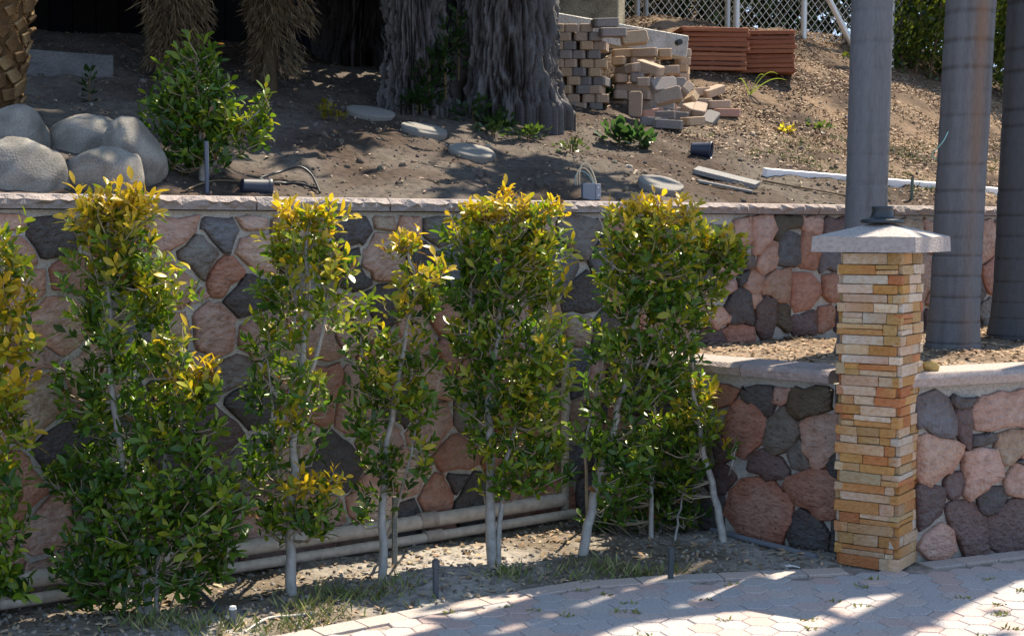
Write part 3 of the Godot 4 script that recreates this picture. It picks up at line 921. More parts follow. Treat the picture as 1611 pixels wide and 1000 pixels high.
func big_tree() -> void:
	var base := on_hill(797, 190)
	base.z -= 0.35
	base.y = hill_at(base)
	var t := thing("old_tree", "massive old tree with shaggy furrowed grey trunk beside the stack of paving bricks", "tree", base)
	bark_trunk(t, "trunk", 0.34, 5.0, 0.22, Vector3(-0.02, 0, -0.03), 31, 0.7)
	var limb := Geo.new()
	limb.tube([Vector3(0, 4.2, -0.1), Vector3(-0.8, 5.2, -0.4), Vector3(-1.8, 6.2, -0.8)], [0.2, 0.14, 0.06], 8, lin(0.1, 0.08, 0.07))
	limb.tube([Vector3(0, 4.4, -0.1), Vector3(0.3, 5.8, -0.6), Vector3(0.4, 7.4, -0.9)], [0.22, 0.15, 0.05], 8, lin(0.1, 0.08, 0.07))
	part("limbs", limb, M.bark, t)
	crown_foliage("crown", [[base + Vector3(-1.4, 5.2, -0.6), Vector3(2.0, 1.3, 1.6)], [base + Vector3(0.1, 6.0, -0.9), Vector3(1.5, 1.2, 1.5)], [base + Vector3(-0.5, 6.9, -1.0), Vector3(1.8, 1.3, 1.6)], [Vector3(-0.3, 6.6, -8.7), Vector3(0.8, 0.5, 0.42)], [Vector3(0.6, 6.8, -9.5), Vector3(1.0, 0.6, 0.6)], [Vector3(1.4, 6.9, -10.3), Vector3(1.1, 0.6, 0.75)], [Vector3(2.1, 7.0, -10.9), Vector3(0.9, 0.6, 0.7)]], 300, 0.3, lin(0.05, 0.08, 0.035), t)
	var b2 := on_hill(652, 178)
	b2.z -= 0.2
	b2.y = hill_at(b2)
	var t2 := thing("old_tree", "narrower shaggy grey tree trunk with ivy creeping up its foot, left of the massive one", "tree", b2)
	bark_trunk(t2, "trunk", 0.18, 5.0, 0.25, Vector3(-0.01, 0, 0), 47, 0.75)
	crown_foliage("crown", [[b2 + Vector3(-0.8, 5.5, -0.5), Vector3(1.9, 1.3, 1.7)], [b2 + Vector3(-1.8, 4.6, -0.2), Vector3(1.5, 1.0, 1.4)]], 300, 0.3, lin(0.05, 0.08, 0.035), t2)
	var b3 := on_hill(548, 118)
	b3.z -= 0.8
	b3.y = hill_at(b3)
	var t3 := thing("old_tree", "dark tree trunk standing deep in the shade behind the stepping stones", "tree", b3)
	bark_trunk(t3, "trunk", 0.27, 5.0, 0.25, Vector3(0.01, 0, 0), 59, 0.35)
	crown_foliage("crown", [[b3 + Vector3(-0.6, 4.6, 0.0), Vector3(2.1, 1.2, 1.9)], [b3 + Vector3(-2.4, 5.2, 0.2), Vector3(1.9, 1.3, 1.7)], [b3 + Vector3(0.2, 6.0, -0.8), Vector3(1.9, 1.3, 1.7)], [Vector3(-1.5, 4.1, -10.6), Vector3(1.7, 0.5, 1.5)], [Vector3(-3.4, 4.0, -10.4), Vector3(1.6, 0.5, 1.6)], [Vector3(-0.1, 4.3, -11.2), Vector3(1.2, 0.45, 1.3)], [Vector3(-2.4, 3.85, -8.9), Vector3(1.3, 0.4, 0.9)], [Vector3(-0.9, 4.0, -9.3), Vector3(1.0, 0.35, 0.7)]], 300, 0.3, lin(0.05, 0.08, 0.035), t3)
	# ivy on the trunks
	ivy("ivy", "dark ivy climbing the foot of the narrower shaggy trunk", [[at_depth_of(675, 120, b2.z + 0.22), 0.11, 0.24], [at_depth_of(700, 90, b2.z + 0.2), 0.06, 0.3], [at_depth_of(660, 155, b2.z + 0.3), 0.16, 0.1]], 330, 0.055, lin(0.03, 0.06, 0.02))
	ivy("ivy", "sparse ivy at the foot of the massive shaggy trunk, between the two trunks", [[at_depth_of(745, 175, base.z + 0.55), 0.22, 0.1], [at_depth_of(780, 195, base.z + 0.6), 0.15, 0.08], [at_depth_of(722, 60, base.z + 0.3), 0.05, 0.3]], 260, 0.05, lin(0.035, 0.07, 0.022))

func at_depth_of(px: float, py: float, z: float) -> Vector3:
	return at_z(px, py, z)

func ivy(called: String, label: String, blobs: Array, count: int, size: float, col: Color) -> void:
	var t := thing(called, label, "ivy" if called == "ivy" else "plant", blobs[0][0])
	leaf_blobs(t, blobs, count, size, col)

func leaf_blobs(t: Node3D, blobs: Array, count: int, size: float, col: Color) -> void:
	var items := []
	for k in count:
		var b: Array = blobs[k % blobs.size()]
		var d := Vector3(rng.randfn(), rng.randfn(), rng.randfn()).normalized() * pow(rng.randf(), 0.5)
		var p: Vector3 = b[0] + Vector3(d.x * b[1], d.y * b[2], d.z * b[1] * 0.7)
		p.y = maxf(p.y, hill_at(p) + 0.01)
		items.append([Transform3D(frame(Vector3(d.x, 0.35 + d.y * 0.5, d.z + 0.35), rng.randf_range(-0.6, 0.6) + PI).scaled_local(Vector3(1.7, 1, 1) * size * rng.randf_range(0.6, 1.25)), p - t.position), vary(col, 0.35)])
	var xf := []
	var cols := []
	for i in items:
		xf.append(i[0]); cols.append(i[1])
	copies("leaves", white_leaf, M.leaf, xf, cols, t)
	for b in blobs:
		for k in 3:
			var g := Geo.new()
			var q: Vector3 = b[0] - t.position
			var e := Vector3(rng.randf_range(-1, 1) * b[1] * 0.5, b[2] * 0.6, 0)
			g.tube([q + Vector3(e.x * 0.3, -b[2], 0.0), q + e * 0.2, q + e], [0.005, 0.004, 0.002], 4, lin(0.12, 0.09, 0.05))
			part("stem", g, M.dry, t)

func drooping_conifer(label: String, px: float, py: float, wide: float, z_back: float) -> void:
	var base := on_hill(px, py)
	base.z -= z_back
	base.y = hill_at(base)
	var t := thing("conifer", label, "conifer", base, "brown drooping conifers in the shade")
	var g := Geo.new()
	g.tube([Vector3(0, -0.1, 0), Vector3(0.02, 1.2, 0), Vector3(0, 3.2, 0)], [0.06, 0.05, 0.03], 8, lin(0.1, 0.075, 0.05))
	part("trunk", g, M.bark, t)
	var xf := []
	var cols := []
	for k in 10000:
		var h := rng.randf_range(0.12, 1.5)
		var a := rng.randf() * TAU
		if noise.get_noise_3d(cos(a) * 60.0 + px * 3.0, h * 210.0 + 50.0, sin(a) * 60.0) < -0.14: continue
		var lump := clampf(0.78 + 1.5 * noise.get_noise_3d(cos(a) * 40.0 + px, h * 130.0, sin(a) * 40.0), 0.5, 1.25)
		var r := wide * lump * pow(rng.randf(), 0.4) * (0.62 + 0.38 * smoothstep(0.1, 0.6, h))
		var d := Vector3(cos(a), 0, sin(a))
		xf.append(Transform3D(frame(Vector3(d.x * 0.5, -1.0, d.z * 0.5) + Vector3(rng.randf_range(-0.45, 0.45), rng.randf_range(-0.1, 0.7), rng.randf_range(-0.45, 0.45)), rng.randf() * TAU).scaled_local(Vector3(0.016, rng.randf_range(0.04, 0.11), 0.016)), d * r + Vector3(0, h, 0)))
		cols.append(vary(lin(0.2, 0.148, 0.085).lerp(lin(0.08, 0.06, 0.037), rng.randf()), 0.25))
	copies("drooping_sprays", simple_leaf, M.frond, xf, cols, t)

func overhanging_tree() -> void:
	# stands outside the picture to the right; its low limb reaches over the terrace and shades the paving
	var base := Vector3(4.9, 0.86, -8.9)
	var t := thing("shade_tree", "leafy tree beyond the right edge of the picture with a limb over the palms", "tree", base)
	var g := Geo.new()
	g.tube([Vector3(0, -0.1, 0), Vector3(0.05, 2.5, 0), Vector3(-0.2, 4.6, 0.1), Vector3(-1.6, 5.6, 0.4), Vector3(-3.4, 5.5, 1.25)], [0.2, 0.17, 0.13, 0.08, 0.03], 12, lin(0.16, 0.13, 0.11))
	part("trunk", g, M.bark, t)
	crown_foliage("crown", [[Vector3(3.5, 6.6, -9.0), Vector3(0.7, 0.3, 0.35)], [Vector3(2.75, 6.5, -8.6), Vector3(0.7, 0.3, 0.36)], [Vector3(1.95, 6.4, -8.1), Vector3(0.65, 0.3, 0.34)], [Vector3(1.2, 6.4, -7.65), Vector3(0.6, 0.3, 0.32)], [Vector3(0.6, 6.4, -7.2), Vector3(0.5, 0.3, 0.3)], [Vector3(4.8, 6.9, -8.9), Vector3(0.9, 0.6, 0.8)]], 130, 0.24, lin(0.05, 0.09, 0.03), t)

func scaly_palm() -> void:
	var base := on_hill(-8, 205)
	var t := thing("date_palm", "stout palm trunk studded with cut leaf bases at the upper left corner", "palm tree", base)
	var g := Geo.new()
	g.tube([Vector3(0, -0.1, 0), Vector3(0, 0.25, 0), Vector3(0, 0.7, 0), Vector3(0, 1.6, 0), Vector3(0, 3.5, 0)], [0.1, 0.12, 0.2, 0.24, 0.24], 18, lin(0.1, 0.06, 0.03))
	part("trunk", g, M.bark, t)
	var scale_mesh := Geo.new()
	scale_mesh.block(Transform3D(Basis(Vector3.BACK, PI / 4), Vector3.ZERO), Vector3(0.066, 0.066, 0.02), 0.006, lin(0.17, 0.11, 0.055), lin(0.10, 0.062, 0.032))
	var m2 := Geo.new()
	m2.block(Transform3D(Basis(Vector3.BACK, PI / 4), Vector3.ZERO), Vector3(0.07, 0.07, 0.018), 0.005, lin(0.27, 0.19, 0.10), lin(0.13, 0.085, 0.042))
	var ms := [scale_mesh.mesh(), m2.mesh()]
	for k in 260:
		var h := 0.05 + k * 0.0075
		var a := k * 2.39996
		var r := lerpf(0.11, 0.24, smoothstep(0.1, 1.1, h))
		var d := Vector3(cos(a), 0, sin(a))
		var o := part("leaf_base", ms[k % 2], M.wood, t)
		var z := (d * 0.9 - Vector3(0, rng.randf_range(0.3, 0.6), 0)).normalized()
		var x := Vector3.UP.cross(d)
		o.transform = Transform3D(Basis(x, z.cross(x), z).rotated(d, rng.randf_range(-0.55, 0.55)).rotated(x, rng.randf_range(-0.25, 0.35)).scaled_local(Vector3(rng.randf_range(0.7, 1.15), rng.randf_range(0.7, 1.4), 1.0)), d * (r + 0.02) + Vector3(0, h, 0))
	crown_foliage("crown", [[base + Vector3(0, 4.0, 0), Vector3(1.4, 0.6, 1.2)]], 300, 0.3, lin(0.06, 0.1, 0.04), t)

# ---------------------------------------------------------------- hedge
func grow(label: String, called: String, category: String, group: String, stems: Array, blobs: Array, z0: float, density: float, leaf_size: float, seed_: int, on_slope := false, young := 1.0) -> void:
	rng.seed = seed_
	var base: Vector3 = stems[0][0]
	var t := thing(called, label, category, base, group)
	var skeleton := []
	for s in stems:
		var g := Geo.new()
		var pts := []
		var radii := []
		for i in s.size() - 2:
			pts.append(s[i])
		# bend the stem a little between its measured points
		var fine := []
		for i in pts.size() - 1:
			for k in 4:
				var q: Vector3 = pts[i].lerp(pts[i + 1], k / 4.0)
				if fine.size() > 0: q += Vector3(rng.randf_range(-1, 1), 0, rng.randf_range(-1, 1)) * 0.008
				fine.append(q)
		fine.append(pts[-1])
		fine[0] -= Vector3(0, 0.04, 0)
		for i in fine.size():
			radii.append(lerpf(s[-2], s[-1], float(i) / (fine.size() - 1)))
			skeleton.append(fine[i])
		var lo := []
		for p in fine: lo.append(p - base)
		g.tube(lo, radii, 9, lin(0.36, 0.335, 0.30))
		part("stem", g, M.pipe, t)
	var items := []
	var twigs := Geo.new()
	for b in blobs:
		var c: Vector3 = at_z(b[0], b[1], z0 + b[4])
		var m := -c.z / FOCAL
		var rad := Vector3(b[2] * m, b[3] * m, minf(b[2], b[3]) * m * 0.75)
		var tips := int(density * 1.4 * b[5] * PI * rad.x * rad.y)
		for k in tips:
			var d := Vector3(rng.randfn(), rng.randfn(), rng.randfn()).normalized() * pow(rng.randf(), 0.5)
			var p := c + d * rad
			p.z = maxf(p.z, (front.dot(wall_start) + 0.06 - front.x * p.x) / front.z) if not on_slope else p.z
			if p.y < (0.03 if not on_slope else hill_at(p) + 0.02): continue
			var axis := (Vector3(d.x, d.y * 0.5, d.z) * 0.8 + Vector3(0, 0.75, 0.1) + Vector3(rng.randf_range(-0.5, 0.5), rng.randf_range(-0.3, 0.3), rng.randf_range(-0.5, 0.5))).normalized()
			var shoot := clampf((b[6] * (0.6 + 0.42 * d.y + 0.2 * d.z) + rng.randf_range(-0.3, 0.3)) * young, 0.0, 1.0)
			var count := rng.randi_range(5, 9)
			for i in count:
				var az := i * 2.4 + rng.randf() * 0.6
				var fr := frame(axis, az)
				var tilt := rng.randf_range(0.35, 1.25)
				var dir := (axis * cos(tilt) + fr.x * sin(tilt)).normalized()
				var up := (axis - dir * axis.dot(dir)).normalized()
				var size := leaf_size * rng.randf_range(0.55, 1.15)
				var roll := rng.randf_range(-0.5, 0.5)
				var bs := Basis(dir.cross(up), dir, up).rotated(dir, roll)
				bs.z = bs.x.cross(bs.y)
				var q := p + axis * (0.012 * i - 0.05) + dir * 0.006
				if not on_slope and front.dot(q) < front.dot(wall_start) + 0.05: continue
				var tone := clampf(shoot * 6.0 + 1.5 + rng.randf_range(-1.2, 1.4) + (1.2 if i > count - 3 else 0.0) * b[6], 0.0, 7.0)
				items.append([q - base, bs.scaled_local(Vector3(rng.randf_range(0.8, 1.2), 1.0, rng.randf_range(0.3, 1.8)) * size), int(tone) if rng.randf() > 0.012 else 8, q.z + rng.randf() * 0.05])
			if rng.randf() < 0.5:
				var near: Vector3 = skeleton[0]
				for s in skeleton:
					if s.y < p.y + 0.02 and s.distance_to(p) < near.distance_to(p): near = s
				if near.distance_to(p) > 0.5: near = p - axis * 0.22 + Vector3(0, -0.1, 0)
				var bend := near.lerp(p, 0.55) + Vector3(rng.randf_range(-0.03, 0.03), -0.03, rng.randf_range(-0.03, 0.03))
				twigs.tube([near - base, bend - base, p - base, p + axis * 0.04 - base], [0.0045, 0.0035, 0.0025, 0.0012], 4, lin(0.30, 0.25, 0.18))
	kind(part("twigs", twigs, M.dry, t), "stuff")
	items.sort_custom(func(a, b): return a[3] > b[3])
	var xf := []
	var cols := []
	for i in items.size():
		var e: Array = items[i]
		if i < 300:
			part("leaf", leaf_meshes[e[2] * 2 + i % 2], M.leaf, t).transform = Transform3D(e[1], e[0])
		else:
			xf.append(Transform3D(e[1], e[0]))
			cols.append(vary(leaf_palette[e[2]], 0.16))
	copies("foliage", white_leaf, M.leaf, xf, cols, t)

func stem_of(list: Array, z0: float, r0: float, r1: float) -> Array:
	var out := []
	for i in list.size():
		if i == 0: out.append(on_y(list[i][0], list[i][1], soil_y(on_y(list[i][0], list[i][1]).x, on_y(list[i][0], list[i][1]).z)))
		else: out.append(at_z(list[i][0], list[i][1], z0 + (list[i][2] if list[i].size() > 2 else 0.0)))
	out.append(r0); out.append(r1)
	return out

func hedge() -> void:
	var grp := "clipped laurel-leaved shrubs trained along the stone wall"
	var z := on_y(-12, 975).z
	grow("leafy shrub cut off by the left picture edge, with lime-green shoots", "hedge_shrub", "shrub", grp, [stem_of([[-12, 975], [-8, 800], [0, 600], [5, 380]], z, 0.022, 0.008)],
		[[10, 400, 40, 60, 0.1, 0.8, 0.8], [15, 470, 50, 50, 0.1, 0.9, 0.95], [20, 540, 50, 60, 0.12, 0.9, 0.95], [10, 620, 50, 50, 0.12, 1.0, 0.9], [30, 680, 50, 45, 0.1, 0.6, 0.7], [5, 740, 40, 50, 0.1, 0.8, 0.6], [10, 830, 40, 60, 0.12, 1.0, 0.4], [15, 910, 40, 50, 0.15, 1.0, 0.3]], z, 420, 0.062, 101)
	z = on_y(235, 965).z
	grow("tall dense shrub with flat yellow top and dark leafy skirt down to the soil", "hedge_shrub", "shrub", grp, [stem_of([[235, 965], [190, 720], [172, 560], [170, 330]], z, 0.02, 0.008), stem_of([[245, 965], [260, 700], [290, 560]], z, 0.012, 0.005), stem_of([[230, 965], [140, 840], [120, 780]], z, 0.012, 0.005)],
		[[185, 325, 88, 32, 0, 1.3, 1.25], [175, 365, 90, 45, 0, 1.1, 0.85], [190, 430, 90, 55, 0, 1.0, 0.55], [245, 470, 50, 65, 0.05, 1.0, 0.8], [140, 500, 55, 60, -0.05, 0.7, 0.3], [200, 560, 80, 70, 0, 0.8, 0.35], [270, 560, 45, 40, 0.08, 0.8, 0.6], [300, 610, 50, 45, 0.05, 1.0, 0.85], [130, 620, 60, 60, -0.05, 0.8, 0.1], [220, 660, 100, 60, 0, 0.9, 0.3], [290, 690, 65, 55, 0.05, 0.9, 0.5], [170, 750, 90, 60, 0, 1.0, 0.15], [290, 770, 80, 60, 0.05, 0.9, 0.3], [200, 830, 110, 60, 0.05, 1.0, 0.15], [310, 830, 75, 55, 0.05, 0.9, 0.25], [150, 890, 85, 55, 0.08, 1.0, 0.1], [270, 900, 90, 50, 0.05, 1.0, 0.15], [160, 950, 80, 40, 0.1, 0.8, 0.1], [350, 790, 40, 60, 0.03, 0.9, 0.3], [335, 865, 50, 45, 0.03, 0.9, 0.2], [325, 610, 28, 40, 0.04, 0.9, 0.8], [310, 460, 14, 14, 0.05, 0.8, 0.8], [110, 760, 45, 45, 0, 0.7, 0.2]], z, 430, 0.06, 102)
	z = on_y(460, 935).z
	grow("open shrub with several pale stems and a yellow sprig near its foot", "hedge_shrub", "shrub", grp, [stem_of([[460, 938], [457, 850], [462, 700], [478, 560], [485, 340]], z, 0.026, 0.008), stem_of([[460, 860], [475, 660], [510, 510], [520, 400]], z, 0.013, 0.006), stem_of([[458, 850], [440, 700], [470, 560], [455, 440]], z, 0.01, 0.004), stem_of([[457, 870], [432, 720], [420, 560]], z, 0.008, 0.004)],
		[[485, 345, 62, 32, 0, 1.2, 1.1], [480, 390, 72, 50, 0, 1.0, 0.8], [525, 425, 40, 40, 0.05, 0.9, 0.8], [440, 470, 50, 55, 0, 0.8, 0.5], [515, 490, 45, 50, 0, 0.55, 0.6], [425, 540, 40, 45, 0, 0.6, 0.4], [470, 550, 35, 50, 0.05, 0.4, 0.6], [430, 610, 50, 50, 0, 0.7, 0.4], [500, 610, 45, 50, 0, 0.5, 0.5], [455, 690, 65, 55, 0, 0.7, 0.45], [410, 740, 40, 45, 0, 0.7, 0.3], [500, 762, 55, 16, 0.1, 1.4, 1.3], [490, 810, 55, 40, 0.03, 0.9, 0.4], [430, 820, 45, 40, 0, 0.8, 0.25]], z, 420, 0.06, 103)
	z = on_y(600, 905).z
	grow("thin sparse shrub with tufts of yellow leaves showing the wall through it", "hedge_shrub", "shrub", grp, [stem_of([[600, 912], [603, 800], [608, 690], [635, 560], [655, 440], [640, 385]], z, 0.021, 0.006), stem_of([[607, 700], [580, 600], [560, 500]], z, 0.009, 0.004), stem_of([[600, 880], [640, 740], [665, 640]], z, 0.008, 0.004)],
		[[640, 388, 36, 24, 0, 1.3, 1.1], [665, 445, 42, 42, 0, 1.0, 0.85], [655, 490, 55, 30, 0, 0.8, 0.65], [560, 490, 35, 45, 0, 0.6, 0.7], [585, 545, 50, 40, 0, 0.6, 0.5], [650, 560, 50, 45, 0, 0.7, 0.55], [610, 600, 65, 45, 0, 0.8, 0.5], [645, 640, 50, 40, 0, 0.8, 0.6], [580, 660, 50, 45, 0, 0.7, 0.3], [660, 710, 45, 40, 0, 0.6, 0.45], [605, 740, 55, 50, 0, 0.7, 0.25], [585, 810, 35, 35, 0, 0.5, 0.2], [640, 640, 60, 20, 0.06, 0.4, 0.7]], z, 420, 0.06, 104)
	z = on_y(775, 885).z
	grow("broad flat-topped shrub on a straight pale trunk in the middle of the row", "hedge_shrub", "shrub", grp, [stem_of([[776, 888], [772, 760], [770, 640], [785, 500], [800, 340]], z, 0.027, 0.01), stem_of([[785, 885], [790, 760], [815, 640], [840, 540]], z, 0.014, 0.006), stem_of([[772, 700], [740, 560], [740, 420]], z, 0.01, 0.005)],
		[[800, 338, 92, 32, 0, 1.3, 1.1], [765, 385, 70, 55, 0, 1.1, 0.6], [850, 385, 55, 55, 0.03, 1.0, 0.7], [740, 450, 60, 60, -0.03, 1.0, 0.3], [810, 450, 70, 55, 0, 1.0, 0.5], [870, 470, 35, 50, 0.03, 0.5, 0.7], [770, 530, 75, 55, 0, 1.0, 0.35], [850, 540, 55, 55, 0.03, 0.9, 0.6], [870, 590, 45, 40, 0.06, 0.8, 0.9], [800, 610, 75, 55, 0, 1.0, 0.45], [750, 610, 50, 45, 0, 0.7, 0.3], [840, 660, 65, 50, 0.03, 0.9, 0.6], [780, 690, 60, 45, 0, 0.8, 0.4], [850, 730, 60, 50, 0, 1.0, 0.3], [800, 750, 55, 40, 0.03, 0.9, 0.5]], z, 430, 0.06, 105)
	z = on_y(915, 870).z
	grow("full shrub with a rounded yellow-green head on a leaning whitish trunk", "hedge_shrub", "shrub", grp, [stem_of([[915, 874], [935, 780], [962, 690], [985, 590], [1010, 460], [1040, 340]], z, 0.026, 0.009), stem_of([[930, 800], [990, 640], [1050, 500]], z, 0.012, 0.005), stem_of([[925, 830], [920, 700], [950, 560]], z, 0.009, 0.004)],
		[[1035, 338, 85, 30, 0, 1.2, 1.05], [980, 385, 55, 55, 0, 1.0, 0.7], [1050, 390, 65, 55, 0, 1.1, 0.7], [1000, 460, 75, 55, 0, 1.1, 0.4], [1060, 470, 55, 55, 0, 1.0, 0.45], [970, 540, 50, 50, 0, 0.8, 0.3], [1030, 545, 65, 50, 0, 1.0, 0.4], [960, 620, 50, 50, 0, 0.7, 0.25], [1020, 620, 60, 50, 0, 0.9, 0.35], [990, 700, 55, 50, 0, 0.8, 0.25], [935, 690, 35, 45, 0, 0.6, 0.2], [970, 780, 50, 45, 0, 0.9, 0.15]], z, 430, 0.06, 106)
	z = on_y(1140, 850).z
	grow("shrub at the right end of the row reaching toward the palms, its trunk leaning left", "hedge_shrub", "shrub", grp, [stem_of([[1140, 853], [1125, 780], [1102, 690], [1085, 590], [1100, 420]], z, 0.022, 0.008), stem_of([[1130, 800], [1150, 740], [1160, 700]], z, 0.008, 0.003)],
		[[1105, 375, 55, 35, 0, 1.0, 0.8], [1140, 400, 42, 28, 0.03, 1.0, 0.75], [1100, 430, 50, 45, 0, 1.0, 0.5], [1080, 500, 50, 45, 0, 0.9, 0.6], [1070, 570, 45, 45, 0, 0.8, 0.4], [1090, 620, 40, 45, 0, 0.9, 0.8], [1080, 680, 55, 45, 0, 0.9, 0.55], [1120, 660, 25, 30, 0, 0.5, 0.8], [1070, 740, 50, 40, 0, 0.8, 0.3], [1145, 705, 18, 15, 0.02, 0.6, 0.9], [1158, 400, 28, 22, 0.03, 1.0, 0.7], [1125, 460, 25, 30, 0.02, 0.7, 0.7]], z, 420, 0.058, 107)
	z = on_y(1025, 845).z
	grow("low dark shrub on a thin upright stem between the two leaning trunks", "hedge_shrub", "shrub", grp, [stem_of([[1025, 848], [1026, 740], [1030, 640]], z, 0.014, 0.007), stem_of([[1060, 850], [1070, 800], [1080, 730]], z, 0.007, 0.004)],
		[[1030, 700, 50, 50, 0, 0.9, 0.3], [1000, 760, 50, 45, -0.05, 1.0, 0.1], [1060, 760, 55, 45, 0, 0.9, 0.2], [1030, 815, 55, 30, -0.03, 0.9, 0.15], [1080, 815, 35, 30, -0.05, 0.8, 0.1], [940, 820, 40, 30, -0.1, 0.9, 0.1]], z, 420, 0.056, 108)
	# the free-standing shrub on the hillside
	var b := on_hill(318, 283)
	var zz := b.z
	grow("dark green bushy shrub growing on the bare slope right of the boulders", "slope_shrub", "shrub", "", [[b, at_z(315, 200, zz), at_z(310, 90, zz), 0.02, 0.007], [b, at_z(370, 215, zz + 0.05), at_z(415, 165, zz + 0.05), 0.01, 0.004]],
		[[308, 100, 38, 40, 0, 1.0, 0.3], [280, 150, 55, 50, 0, 1.0, 0.15], [325, 165, 50, 55, 0, 1.1, 0.3], [265, 200, 45, 45, 0, 0.9, 0.1], [320, 225, 60, 45, 0.05, 1.1, 0.3], [375, 200, 35, 40, 0.05, 0.9, 0.6], [300, 255, 45, 25, 0, 0.9, 0.15], [415, 165, 18, 28, 0.05, 1.0, 0.6], [405, 205, 22, 25, 0.05, 0.8, 0.5]], zz, 430, 0.062, 109, true, 0.8)
	rng.seed = 4242

# ---------------------------------------------------------------- loose things
func boulder(label: String, c: Vector3, r: Vector3, roll: float, boxy: float, seed_: int) -> void:
	var t := Geo.new()
	var rows := []
	var f := FastNoiseLite.new()
	f.seed = seed_
	f.frequency = 0.9
	f.fractal_octaves = 4
	var b := Basis(Vector3(0, 0, 1), roll)
	var cuts := []      # flat breaks
	for i in 5:
		cuts.append([Vector3(f.get_noise_1d(i * 31.0 + seed_ * 7.0), f.get_noise_1d(i * 57.0 + 400.0), f.get_noise_1d(i * 83.0 + 900.0) + 0.15).normalized(), 0.84])
	for i in 25:
		var rr := []
		var th := PI * i / 24.0
		for j in 40:
			var a := -TAU * j / 40.0
			var d := Vector3(cos(a) * sin(th), -cos(th), sin(a) * sin(th))
			var m := maxf(absf(d.x), maxf(absf(d.y), absf(d.z)))
			var q := d * lerpf(1.0, minf(0.9 / m, 1.25), boxy)
			q *= 1.0 + f.get_noise_3dv(d * 0.9) * 0.15 + f.get_noise_3dv(d * 4.0 + Vector3(9, 3, 1)) * 0.035
			for cut in cuts:
				var over: float = q.dot(cut[0]) - cut[1]
				if over > 0.0: q -= cut[0] * over * 0.8
			rr.append(b * (q * r))
		rows.append(rr)
	t.ring_grid(rows, true)
	for i in t.c.size():
		t.c[i] = lin(0.30, 0.275, 0.24).lerp(lin(0.17, 0.155, 0.135), clampf(0.5 + f.get_noise_3dv(t.v[i] * 9.0) * 1.2, 0, 1))
	var o := part("boulder", t, M.boulder, self)
	o.position = c
	tag(o, label, "boulder", "rounded boulders behind the wall")

func boulders() -> void:
	boulder("rounded grey boulder highest of the group, cut by the left edge behind the others", at(28, 216, 6.85), Vector3(0.15, 0.165, 0.15), 0.1, 0.1, 3)
	boulder("largest grey boulder in front, cut by the left edge and resting on the wall coping", at(36, 288, 6.3), Vector3(0.22, 0.2, 0.18), -0.1, 0.12, 5)
	boulder("wide boulder half hidden behind the two speckled boulders of the group", at(138, 235, 7.0), Vector3(0.21, 0.17, 0.16), 0.05, 0.1, 7)
	boulder("tilted boulder sloping down to the right, rightmost of the group", at(212, 244, 6.75), Vector3(0.125, 0.19, 0.15), 0.5, 0.15, 9)
	boulder("squarish speckled boulder in front between the large round one and the tilted one", at(168, 272, 6.45), Vector3(0.19, 0.125, 0.15), -0.03, 0.4, 12)

func slope_basis(p: Vector3) -> Basis:
	var e := 0.25
	var n := Vector3(hill_at(p - Vector3(e, 0, 0)) - hill_at(p + Vector3(e, 0, 0)), 2 * e, hill_at(p - Vector3(0, 0, e)) - hill_at(p + Vector3(0, 0, e))).normalized()
	return frame(n, 0.0)

func stepping_stone(label: String, px: float, py: float, r: float, broken: bool, tilt := 0.0) -> void:
	var p := on_hill(px, py)
	var g := Geo.new()
	var rows := []
	var n := 30
	for k in [[0.96, -0.04], [1.0, 0.006], [0.965, 0.02]]:
		var rr := []
		for i in n:
			var a := -TAU * i / n
			var w: float = r * k[0] * (1.0 + rough_noise.get_noise_2d(cos(a) * 200 + px, sin(a) * 200) * 0.05)
			if broken and sin(a) > 0.45: w *= 1.0 - (sin(a) - 0.45) * rng.randf_range(0.2, 0.5)
			rr.append(Vector3(cos(a) * w, k[1], sin(a) * w))
		rows.append(rr)
	g.ring_grid(rows, true)
	var c := g.v.size()
	g.add(Vector3(0, 0.021, 0), Vector3.UP, Color.WHITE)
	for i in n:
		g.tri(2 * n + i, 2 * n + (i + 1) % n, c)
	g.smooth(0)
	for i in g.c.size(): g.c[i] = lin(0.25, 0.235, 0.215)
	var o := part("stepping_stone", g, M.boulder, self)
	o.transform = Transform3D(slope_basis(p).rotated(Vector3.FORWARD, tilt), p + Vector3(0, 0.02, 0))
	tag(o, label, "stepping stone", "round concrete stepping stones on the slope")

var brick_kinds := []
func brick(label: String, p: Vector3, yaw: float, pitch: float, roll: float, tone: int, group: String) -> void:
	var o := part("paving_brick", brick_kinds[tone], M.brick, self)
	o.transform = Transform3D(Basis.from_euler(Vector3(deg_to_rad(pitch), deg_to_rad(yaw), deg_to_rad(roll))).scaled_local(Vector3.ONE * 1.13), p)
	tag(o, label, "brick", group)

